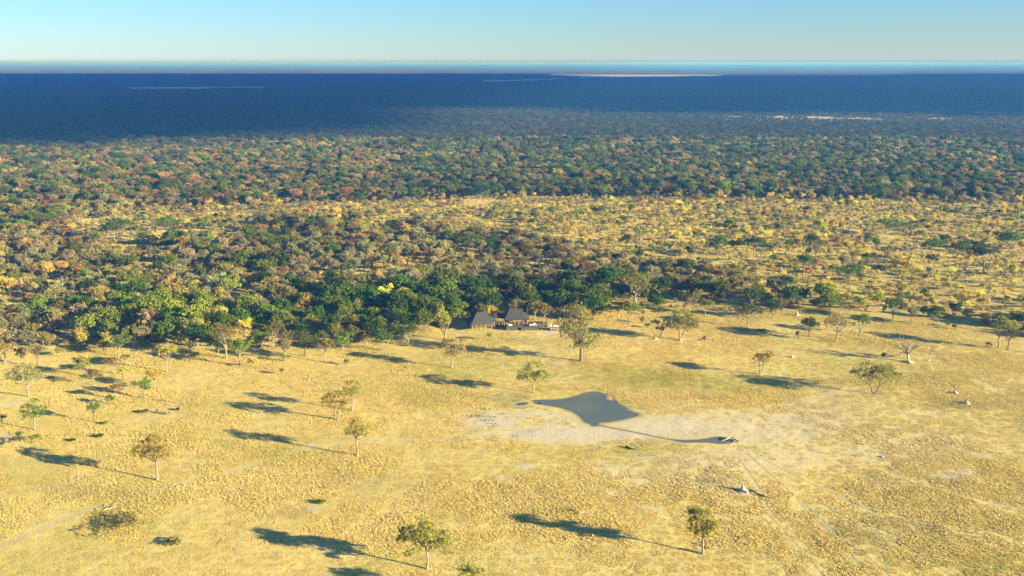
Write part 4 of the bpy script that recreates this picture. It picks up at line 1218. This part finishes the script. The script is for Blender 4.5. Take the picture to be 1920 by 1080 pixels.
def pick_species(rng, u, v, op, cl):
    """letters by place"""
    out = np.empty(len(u), '<U1')
    r = rng.random(len(u))
    def table(m, tb):
        ks = list(tb); p = np.cumsum([tb[k] for k in ks]); p = p / p[-1]
        idx = np.searchsorted(p, r[m]); out[m] = np.array(ks)[np.clip(idx, 0, len(ks) - 1)]
    table(np.ones(len(u), bool), dict(g=.42, G=.2, o=.22, t=.1, r=.06))
    m = (v > 268) & (v <= 385)
    table(m & (u < 760), dict(r=.2, k=.18, g=.27, o=.17, t=.12, G=.06))
    table(m & (u >= 760), dict(g=.32, G=.13, o=.25, r=.07, t=.14, k=.09))
    m = (v > 385) & (v <= 450)
    table(m, dict(k=.26, t=.24, o=.2, r=.13, y=.09, g=.06, G=.02))
    m = v > 450
    table(m, dict(t=.50, k=.19, o=.16, r=.05, g=.07, G=.03))
    m = (op > 0.35)
    table(m, dict(y=.18, o=.34, k=.22, r=.08, t=.12, g=.06))
    table(m & (u > 900), dict(y=.36, o=.36, k=.12, g=.07, t=.07, r=.02))
    m = (v > 548) & (v > np.interp(u, [0, 300, 600, 900, 1300, 1900], [636, 618, 574, 540, 555, 592]))
    table(m & (u < 300), dict(t=.46, k=.3, o=.15, g=.06, y=.03))
    table(m & (u >= 300) & (u < 640) & (v > np.interp(u, [300, 640], [622, 572])), dict(G=.36, g=.34, k=.12, t=.06, y=.06, o=.06))
    table(m & (u >= 640) & (u < 1240), dict(G=.45, g=.38, o=.07, y=.07, t=.03))
    table(m & (u >= 1240), dict(g=.34, G=.18, o=.28, t=.12, k=.08))
    # evergreen patches
    gp_ = (cl > 0.74) & (v > 400)
    out[gp_ & (r < .5)] = 'g'
    return out

def scatter_woodland():
    rng = np.random.default_rng(42)
    cell = 5.9
    X, Y = np.meshgrid(np.arange(-820, 821, cell), np.arange(300, 1285, cell))
    X = X.ravel() + rng.uniform(-.48, .48, X.size) * cell; Y = Y.ravel() + rng.uniform(-.48, .48, Y.size) * cell
    u, v = UV(X, Y)
    k = (u > -110) & (u < 2030)
    X, Y, u, v = X[k], Y[k], u[k], v[k]
    ve = np.interp(u, EU, EV)
    op = openness(u, v)
    cl = fbm(X / 38, Y / 38, 201, 2)
    gap = fbm(X / 30, Y / 22, 222, 3)
    dens = np.where(v < ve - 2, 1.0, 0.0)
    dens *= np.where(op > .3, 0.80 + .7 * (gap - .5), 1.0) * np.clip(1 - op * 0.12, 0, 1)
    dens *= np.where((gap < .34) & (v > 440), .25, 1)
    dens *= np.where(v < 440, 0.93, 0.84)
    # sandy clearings inside the wood
    for (cu, cv, ru, rv) in ((430,605,26,8),(255,545,14,4),(1750,640,80,10),(1660,470,60,6),(800,405,60,4),(1100,478,40,4),(1430,602,60,8)):
        dens = np.where(np.hypot((u - cu) / ru, (v - cv) / rv) < 1, dens * .15, dens)
    dens = np.where((u > 862) & (u < 1060) & (v > 602), 0, dens)
    k = rng.random(len(X)) < dens
    X, Y, u, v, op, cl = (a[k] for a in (X, Y, u, v, op, cl))
    H = np.array(HERO_XY)
    keep = np.ones(len(X), bool)
    for hx, hy, hr in H:
        d = np.hypot(X - hx, Y - hy)
        keep &= d > max(2.5, hr * .8)
        # do not stand in front of a tree picked out on its own
        keep &= ~((np.abs(X - hx * Y / hy) < hr * .8) & (Y < hy) & (hy - Y < hr * 3.2))
    X, Y, u, v, op, cl = (a[keep] for a in (X, Y, u, v, op, cl))
    sp = pick_species(rng, u, v, op, cl)
    s = (rng.normal(.98, .22, len(X)) * (1 + .25 * (fbm(X / 60, Y / 60, 401, 2) - .5) * 2)).clip(.5, 1.6)
    s = np.where(op > .3, s * rng.uniform(.42, .82, len(X)), s)
    s = np.where((sp == 'G') | (sp == 'g'), s * np.where(v > 535, 1.04, .96), s)
    s = np.where(v > 640, s * .85, s)
    s = np.where((v > 385) & (v < 545), s * .9, s)
    tint = np.array([TINT[k] for k in sp]) * rng.normal(1, .15, (len(X), 1)).clip(.6, 1.5)
    tint = tint * (1 + .45 * (fbm(X / 45, Y / 60, 411, 2)[:, None] - .5) * 2)
    tint = tint * (1 + rng.normal(0, .08, (len(X), 3))).clip(.75, 1.3)
    tint = np.where((op > .3)[:, None], tint * 1.25, tint)
    tint = np.where((((sp == 'G') | (sp == 'g')) & (v > 520))[:, None], tint * 1.18, tint)
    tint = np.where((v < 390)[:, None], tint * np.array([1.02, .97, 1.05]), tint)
    tint = np.where(((v > 430) & (v < 570) & ((sp == 't') | (sp == 'k')))[:, None], tint * 1.12, tint)
    kinds = np.array([KIND[k] for k in sp])
    var = np.array([rng.integers(0, len(VAR[k])) for k in kinds])
    rot = rng.uniform(0, 2 * pi, len(X))
    tint = np.where((kinds == 'dry')[:, None] & (var < 2)[:, None], tint * 1.15, tint)
    return X, Y, u, v, sp, kinds, var, s, rot, tint

X, Y, u, v, sp, kinds, var, s, rot, tint = scatter_woodland()
shown = s / Y * ((u > 5) & (u < 1915))
is_ind = np.zeros(len(X), bool)
for kk in ('ever', 'dry', 'yel'):
    idx = np.where(kinds == kk)[0]
    idx = idx[np.argsort(-shown[idx])][:285]
    is_ind[idx] = True
NAME = {'ever': 'evergreen_tree', 'dry': 'dry_tree', 'yel': 'yellowing_tree'}
LOOK = {'G': 'dark evergreen tree', 'g': 'green leafy tree', 'o': 'olive-green thin-leaved tree', 'y': 'yellow-leaved tree', 'r': 'rust-brown autumn tree', 't': 'grey-brown twiggy tree', 'k': 'golden-brown dry tree'}
def place_words(u, v):
    side = ("far left", "left of centre", "left of the lodge", "behind the lodge", "right of the lodge", "right of centre", "far right")[int(np.clip(np.searchsorted([260, 560, 860, 1070, 1330, 1620], u), 0, 6))]
    ve = np.interp(u, EU, EV)
    dep = "front edge" if v > ve - 30 else ("shady belt" if v > ve - 75 else ("middle" if v > ve - 150 else "upper part"))
    return side, dep
for i in np.where(is_ind)[0]:
    tr_, cr_ = VAR[kinds[i]][var[i]]
    side, dep = place_words(u[i], v[i])
    size = 'tall ' if s[i] > 1.12 else ('small ' if s[i] < .75 else '')
    lab = f"{size}{LOOK[sp[i]]} in the {dep} of the wood, {side}"
    put_tree(NAME[kinds[i]], tr_, cr_, float(X[i]), float(Y[i]), float(s[i]), float(rot[i]), tint[i], lab, group=f"{size}{LOOK[sp[i]]}s in the {dep} of the wood, {side}")

def gn_scatter(name, pts, rot, scl, var, vecs, sources, label):
    """pts Nx3, sources: list of lists of objects; every point takes the source list of its variant. vecs: {attr: (type, Nx?)}"""
    me = bpy.data.meshes.new(name)
    me.vertices.add(len(pts)); me.vertices.foreach_set("co", np.asarray(pts, np.float32).ravel())
    def att(nm, ty, arr, key):
        a = me.attributes.new(nm, ty, 'POINT'); a.data.foreach_set(key, np.ascontiguousarray(arr).ravel())
    att("rotz", 'FLOAT', np.asarray(rot, np.float32), "value")
    att("scl", 'FLOAT', np.asarray(scl, np.float32), "value")
    att("var", 'INT', np.asarray(var, np.int32), "value")
    for k, (ty, arr) in vecs.items():
        if ty == 'FLOAT_COLOR':
            arr = np.column_stack([arr, np.ones(len(arr))])
            att(k, ty, arr.astype(np.float32), "color")
        else:
            att(k, ty, arr.astype(np.float32), "vector")
    o = link(name, me); kind(o, "stuff", label)
    ng = bpy.data.node_groups.new(name + "_nodes", 'GeometryNodeTree')
    ng.interface.new_socket("Geometry", in_out='INPUT', socket_type='NodeSocketGeometry')
    ng.interface.new_socket("Geometry", in_out='OUTPUT', socket_type='NodeSocketGeometry')
    gi = ng.nodes.new("NodeGroupInput"); go = ng.nodes.new("NodeGroupOutput")
    def named(nm, ty):
        a = ng.nodes.new("GeometryNodeInputNamedAttribute"); a.data_type = ty; a.inputs["Name"].default_value = nm; return a.outputs["Attribute"]
    rz = ng.nodes.new("ShaderNodeCombineXYZ"); ng.links.new(named("rotz", 'FLOAT'), rz.inputs[2])
    sc = named("scl", 'FLOAT'); vr = named("var", 'INT')
    jn = ng.nodes.new("GeometryNodeJoinGeometry")
    m2p = ng.nodes.new("GeometryNodeMeshToPoints"); ng.links.new(gi.outputs[0], m2p.inputs[0])
    for k, objs in enumerate(sources):
        cmp_ = ng.nodes.new("FunctionNodeCompare"); cmp_.data_type = 'INT'; cmp_.operation = 'EQUAL'
        ng.links.new(vr, cmp_.inputs[2]); cmp_.inputs[3].default_value = k
        src = ng.nodes.new("GeometryNodeJoinGeometry")
        for ob in objs:
            oi = ng.nodes.new("GeometryNodeObjectInfo"); oi.transform_space = 'ORIGINAL'; oi.inputs[0].default_value = ob
            ng.links.new(oi.outputs["Geometry"], src.inputs[0])
        ip = ng.nodes.new("GeometryNodeInstanceOnPoints")
        ng.links.new(m2p.outputs[0], ip.inputs["Points"]); ng.links.new(src.outputs[0], ip.inputs["Instance"])
        ng.links.new(cmp_.outputs[0], ip.inputs["Selection"])
        ng.links.new(rz.outputs[0], ip.inputs["Rotation"]); ng.links.new(sc, ip.inputs["Scale"])
        ng.links.new(ip.outputs[0], jn.inputs[0])
    ng.links.new(jn.outputs[0], go.inputs[0])
    md = o.modifiers.new("scatter", 'NODES'); md.node_group = ng
    return o

# sources = trunk and crown of the first individual that uses each mesh
src = {}
for ob in COL.objects:
    if ob.type == 'MESH' and ob.parent and ob.data.name.startswith(('trunk', 'crown')):
        src.setdefault(ob.data.name, ob)
order = []; flat = {}
for kk in ('ever', 'dry', 'yel'):
    for j, (a, b) in enumerate(VAR[kk]):
        flat[(kk, j)] = len(order); order.append([src[a.name], src[b.name]])
r = ~is_ind
def understory():
    rng = np.random.default_rng(4242)
    cell = 4.6
    X, Y = np.meshgrid(np.arange(-760, 761, cell), np.arange(325, 1180, cell))
    X = X.ravel() + rng.uniform(-.5, .5, X.size) * cell; Y = Y.ravel() + rng.uniform(-.5, .5, Y.size) * cell
    u, v = UV(X, Y); ve = np.interp(u, EU, EV); op = openness(u, v)
    cl = fbm(X / 16, Y / 16, 555, 3)
    p = np.where(v < ve - 3, np.where(op > .25, .42 + 1.4 * (cl - .35), .5), 0)
    p = np.where((u > 862) & (u < 1060) & (v > 585), 0, p)
    k = (u > -80) & (u < 2000) & (rng.random(len(X)) < p)
    for hx, hy, hr in HERO_XY[:]:
        k &= ~((np.abs(X - hx * Y / hy) < hr * .6) & (Y < hy) & (hy - Y < hr * 1.2))
    X, Y, op, v = X[k], Y[k], op[k], v[k]
    r_ = rng.random(len(X)); sp = np.where(op > .25, np.where(r_ < .34, 'y', np.where(r_ < .7, 'o', np.where(r_ < .85, 'k', 't'))), np.where(r_ < .5, 't', np.where(r_ < .75, 'k', np.where(r_ < .92, 'o', 'y'))))
    tt = np.array([TINT[a] for a in sp]) * rng.normal(1, .15, (len(X), 1)).clip(.6, 1.5) * np.where(op > .25, 1.3, 1.0)[:, None]
    kd = np.where((sp == 'y') | (sp == 'o'), 'yel', 'dry'); vr_ = np.where(kd == 'yel', rng.integers(0, 3, len(X)), rng.integers(0, 4, len(X)))
    return X, Y, kd, vr_, rng.uniform(.2, .44, len(X)), rng.uniform(0, 6.28, len(X)), tt
ux, uy, ukd, uvr, us, urot, ut = understory()
vv = np.array([flat[(a, b)] for a, b in zip(list(kinds[r]) + list(ukd), list(var[r]) + list(uvr))])
pts = np.column_stack([X[r], Y[r], ground_z(X[r], Y[r])])
pts = np.vstack([pts, np.column_stack([ux, uy, ground_z(ux, uy) - 1.9 * us])])
gn_scatter("woodland", pts, np.concatenate([rot[r], urot]), np.concatenate([s[r], us]), vv, {"tint": ('FLOAT_COLOR', np.vstack([tint[r], ut]))}, order, "mixed green, brown and yellow woodland spreading towards the horizon")

# distant woodland: patches of many simple crowns
def patch_mesh(seed, size, count, hgt, ncard, csize):
    rng = np.random.default_rng(seed)
    Vs = []; fcs = []
    g = int(math.sqrt(count)); st = size / g
    for i in range(g):
        for j in range(g):
            if rng.random() < .05: continue
            x = (i + rng.uniform(.05, .95)) * st - size / 2; y = (j + rng.uniform(.05, .95)) * st - size / 2
            h = hgt * rng.uniform(.7, 1.3); wd = h * rng.uniform(.8, 1.15)
            L = [(x + rng.normal(0, wd * .18), y + rng.normal(0, wd * .18), h * rng.uniform(.5, .72), wd * .36, wd * .36, h * .32) for _ in range(3)]
            V, Fc, fc = cards(rng, L, ncard, csize)
            V[:, 2] = np.maximum(V[:, 2], .2)
            pc = np.array([(1, 1, 1), (.62, .8, .75), (1.35, 1.1, .75), (1.7, 1.45, 1.0), (1.15, 1.1, 1.3), (.85, 1.1, .8)])[rng.choice(6, p=[.3, .22, .13, .12, .1, .13])] * max(.45, rng.normal(1, .28))
            Vs.append(V); fcs.append(fc * pc)
    V = np.concatenate(Vs); fc = np.clip(np.concatenate(fcs), .05, 4)
    return mesh_np("patch", V, np.arange(len(V)).reshape(-1, 4), M['leaf'], fc)

def scatter_far():
    rng = np.random.default_rng(77)
    P = []; R = []; SC = []; VR = []; TI = []
    for (y0, y1, st, va) in ((1285, 3000, 38, 0), (3000, 34000, 150, 3)):
        yy = y0 + st / 2
        while yy < y1:
            stp = st if va == 0 else st * max(1.0, (yy / 9000) ** .8)
            half = yy * 0.56 + 200
            xs = np.arange(-half, half, stp) + rng.uniform(0, stp)
            ys = np.full(len(xs), yy) + rng.uniform(-.12, .12, len(xs)) * stp
            P.append(np.column_stack([xs, ys])); SC.append(np.full(len(xs), (stp / st) * 1.04 if va else 1.06))
            VR.append(va + rng.integers(0, 3, len(xs))); yy += stp
    P = np.concatenate(P); SC = np.concatenate(SC); VR = np.concatenate(VR)
    u, v = UV(P[:, 0], P[:, 1])
    fc = farclear(u, v)
    k = ~fc | ((rng.random(len(u)) < .45) & (v > 200))
    P, SC, VR, u, v = P[k], SC[k], VR[k], u[k], v[k]
    n = fbm(P[:, 0] / 420, P[:, 1] / 900, 301, 3)
    t = np.array([0.088, 0.088, 0.028]) * (0.82 + .36 * n[:, None])
    brown = smooth(.5, .75, fbm(P[:, 0] / 300, P[:, 1] / 380, 311, 3))[:, None]
    t = t * (1 - .55 * brown) + np.array([0.125, 0.095, 0.045]) * .55 * brown
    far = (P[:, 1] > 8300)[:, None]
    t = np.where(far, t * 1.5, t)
    rt = rng.integers(0, 4, len(u)) * pi / 2
    return P, SC, VR, t, rt
P, SC, VR, TI, RT = scatter_far()
pm = [patch_mesh(500 + i, 38, 34, 7.2, 62, 1.15) for i in range(3)] + [patch_mesh(510 + i, 150, 340, 7.5, 12, 2.7) for i in range(3)]
# each source patch is itself a real piece of the distant wood
srcs = []; used = []
for k in range(6):
    i = int(np.where(VR == k)[0][len(np.where(VR == k)[0]) // 2])
    o = link("distant_woodland", pm[k], None, (float(P[i, 0]), float(P[i, 1]), 0), float(RT[i]), float(SC[i]))
    o["tint"] = [*map(float, TI[i]), 1.0]; kind(o, "stuff", "distant woodland reading as one blue-green mass")
    srcs.append([o]); used.append(i)
k = np.ones(len(P), bool); k[used] = False
gn_scatter("distant_woodland", np.column_stack([P[k], np.zeros(k.sum())]), RT[k], SC[k], VR[k], {"tint": ('FLOAT_COLOR', TI[k])}, srcs, "distant woodland reading as one blue-green mass")

# ---------------------------------------------------------------- grass
def tuft_patch(seed, size, count):
    rng = np.random.default_rng(seed)
    n = 7
    cx = rng.uniform(-size / 2, size / 2, count); cy = rng.uniform(-size / 2, size / 2, count)
    hh = rng.uniform(.05, .18, count) * (0.7 + .6 * rng.random(count)); rr = rng.uniform(.06, .17, count)
    a = rng.uniform(0, 2 * pi, (count, n)); lean = rng.uniform(.5, 1.6, (count, n))
    bx = cx[:, None] + np.cos(a) * rr[:, None] * .35; by = cy[:, None] + np.sin(a) * rr[:, None] * .35
    h = hh[:, None] * rng.uniform(.6, 1.1, (count, n))
    tx = bx + np.cos(a) * lean * rr[:, None] * 1.3; ty = by + np.sin(a) * lean * rr[:, None] * 1.3
    wd = rr[:, None] * rng.uniform(.3, .55, (count, n))
    px, py = -np.sin(a) * wd, np.cos(a) * wd
    z0 = np.full_like(h, -.03)
    V = np.stack([np.stack([bx - px, by - py, z0], -1), np.stack([bx + px, by + py, z0], -1), np.stack([tx + px * .55, ty + py * .55, h], -1), np.stack([tx - px * .55, ty - py * .55, h * .93], -1)], 2).reshape(-1, 3)
    c = np.repeat(rng.normal(1.25, .10, count), n) * rng.normal(1, .1, count * n)
    hue = np.repeat(rng.normal(0, .05, count), n)
    fc = np.clip(np.stack([c * (1 + hue), c, c * (1 - hue)], -1), .5, 1.6)
    return mesh_np("grass", V, np.arange(len(V)).reshape(-1, 4), M['tuft'], fc)

def scatter_grass():
    rng = np.random.default_rng(9)
    P = []
    for (y0, y1, st, va) in ((165, 470, 2.3, 0), (470, 760, 6.0, 3)):
        ys = np.arange(y0, y1, st); 
        for yy in ys:
            half = yy * .57 + 14
            xs = np.arange(-half, half, st)
            P.append(np.column_stack([xs + rng.uniform(-.3, .3, len(xs)) * st, yy + rng.uniform(-.3, .3, len(xs)) * st, np.full(len(xs), va)]))
    P = np.concatenate(P)
    b, g, d, m, wo, tr = masks(P[:, 0], P[:, 1])
    u, v = UV(P[:, 0], P[:, 1])
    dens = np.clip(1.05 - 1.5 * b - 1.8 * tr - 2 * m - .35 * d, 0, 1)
    k = rng.random(len(P)) < dens
    for poly in (POND, POOL, SEEP):
        gg = gp(poly); k &= ~inpoly(P[:, 0], P[:, 1], gg) & (seg_dist(P[:, 0], P[:, 1], gg + [gg[0]]) > 2.2)
    for pts, wd_, st_ in TRACKS:
        if st_ > .6: k &= seg_dist(P[:, 0], P[:, 1], gp(pts)) > (1.35 if wd_ > .8 else 0.9)
    for pts in TRAILS:
        k &= (seg_dist(P[:, 0], P[:, 1], gp(pts)) > 1.5) | (rng.random(len(P)) < .25)
    k &= seg_dist(P[:, 0], P[:, 1], gp(CHANNEL)) > 1.6
    P, b, g, d = P[k], b[k], g[k], d[k]
    lush = fbm(P[:, 0] / 17, P[:, 1] / 17, 88, 3)
    sc = (0.6 + .7 * smooth(.35, .7, lush) - .3 * b) * rng.uniform(.6, 1.25, len(P))
    sc = np.where(P[:, 2] > 0, sc * 2.2, sc)
    return P, sc, P[:, 2].astype(int) * 0 + rng.integers(0, 3, len(P)), rng.uniform(0, 2 * pi, len(P)), np.column_stack([b, g, d])
P, sc, vr, rt, tm = scatter_grass()
tp = [tuft_patch(700 + i, 3.2, 80) for i in range(3)]
srcs = []
for k in range(3):
    i = int(np.where(vr == k)[0][40])
    o = link("grass", tp[k], None, (float(P[i, 0]), float(P[i, 1]), gz(P[i, 0], P[i, 1])), float(rt[i]), float(sc[i]))
    o["tmask"] = [0.0, 0.0, 0.0, 0.0]; kind(o, "stuff", "dry golden grass tufts"); srcs.append([o])
gn_scatter("grass", np.column_stack([P[:, :2], ground_z(P[:, 0], P[:, 1])]), rt, sc, vr, {"tmask": ('FLOAT_VECTOR', tm)}, srcs, "dry golden grass tufts across the plain")

# ---------------------------------------------------------------- clouds (beyond the frame, they shade the far woods)
def cloud(name, poly_uv, label, alt=1500, seed=1, st=130, warp=220, soft=250, cover=.84):
    off = alt / tan(SUN_EL) * SUN_D
    g = [(x + off[0], y + off[1]) for x, y in poly_uv]
    rng = np.random.default_rng(seed)
    xs = [p[0] for p in g]; ys = [p[1] for p in g]
    X, Y = np.meshgrid(np.arange(min(xs) - 300, max(xs) + 300, st), np.arange(min(ys) - 300, max(ys) + 300, st))
    ny, nx = X.shape
    wx = X + warp * (fbm(X / 500, Y / 500, seed, 3) - .5) * 2; wy = Y + warp * (fbm(X / 500, Y / 500, seed + 9, 3) - .5) * 2
    fr = 0
    for k in range(12):      # ragged, thinning edges
        a_ = k * 2.4; q_ = soft * math.sqrt((k + .5) / 12)
        fr = fr + inpoly((wx + q_ * cos(a_)).ravel(), (wy + q_ * sin(a_)).ravel(), g).reshape(X.shape) / 12
    ins = rng.random(X.shape) < cover * fr ** 1.3
    top = alt + 20 + 70 * fbm(X / 400, Y / 400, seed + 3, 3); bot = alt - 8 + 0 * X
    V = np.concatenate([np.column_stack([X.ravel(), Y.ravel(), top.ravel()]), np.column_stack([X.ravel(), Y.ravel(), bot.ravel()])])
    idx = np.arange(ny * nx).reshape(ny, nx); n0 = ny * nx; Fc = []
    c = ins[:-1, :-1]
    def cell(i, j): return 0 <= i < ny - 1 and 0 <= j < nx - 1 and c[i, j]
    for i in range(ny - 1):
        for j in range(nx - 1):
            if not c[i, j]: continue
            a, b_, d, e = idx[i, j], idx[i, j + 1], idx[i + 1, j + 1], idx[i + 1, j]
            Fc.append((a, b_, d, e)); Fc.append((n0 + e, n0 + d, n0 + b_, n0 + a))
            if not cell(i - 1, j): Fc.append((a, n0 + a, n0 + b_, b_))
            if not cell(i + 1, j): Fc.append((d, n0 + d, n0 + e, e))
            if not cell(i, j - 1): Fc.append((e, n0 + e, n0 + a, a))
            if not cell(i, j + 1): Fc.append((b_, n0 + b_, n0 + d, d))
    me = mesh_np(name, V, np.array([list(map(int, f)) for f in Fc]), M['cloudm'], None, True)
    kind(link(name, me), "stuff", label)
m_, t_, o_ = newmat("cloud_vapour")
d_ = N(t_, "ShaderNodeBsdfDiffuse"); d_.inputs[0].default_value = (.85, .85, .86, 1); t_.links.new(d_.outputs[0], o_.inputs[0])
M['cloudm'] = m_
def GL(pts): return gp(pts)
cloud("cloud", GL([(-700,214),(0,212),(300,211),(640,207),(1000,209),(1280,213),(1920,216),(2500,217)]) + [(7600, 8200), (3300, 8050), (3000, 7200), (700, 7150), (300, 8200), (-7200, 8300)], "flat cloud bank shading the far woods", 1500, 3, 62, 160, 220)
cloud("cloud", GL([(-600,272),(0,272),(140,272),(300,268),(420,258),(560,248),(700,236),(760,226),(700,214),(500,205),(-600,203)]), "smaller cloud shading the left of the middle woods", 1500, 7, 30, 70, 150)

# ---------------------------------------------------------------- haze
HAZE_D = 0.00014
m_, t_, o_ = newmat("haze")
pv = N(t_, "ShaderNodeVolumePrincipled")
pv.inputs["Color"].default_value = (0.085, 0.33, 1.0, 1)
pv.inputs["Absorption Color"].default_value = (0.6, 0.6, 0.6, 1)
pv.inputs["Density"].default_value = HAZE_D
pv.inputs["Anisotropy"].default_value = 0.0
t_.links.new(pv.outputs[0], o_.inputs["Volume"])
b = B(); b.box(0, 0, 52.5, 124000, 124000, 108.0)
kind(b.build("haze", m_), "stuff", "blue distance haze over the plain")
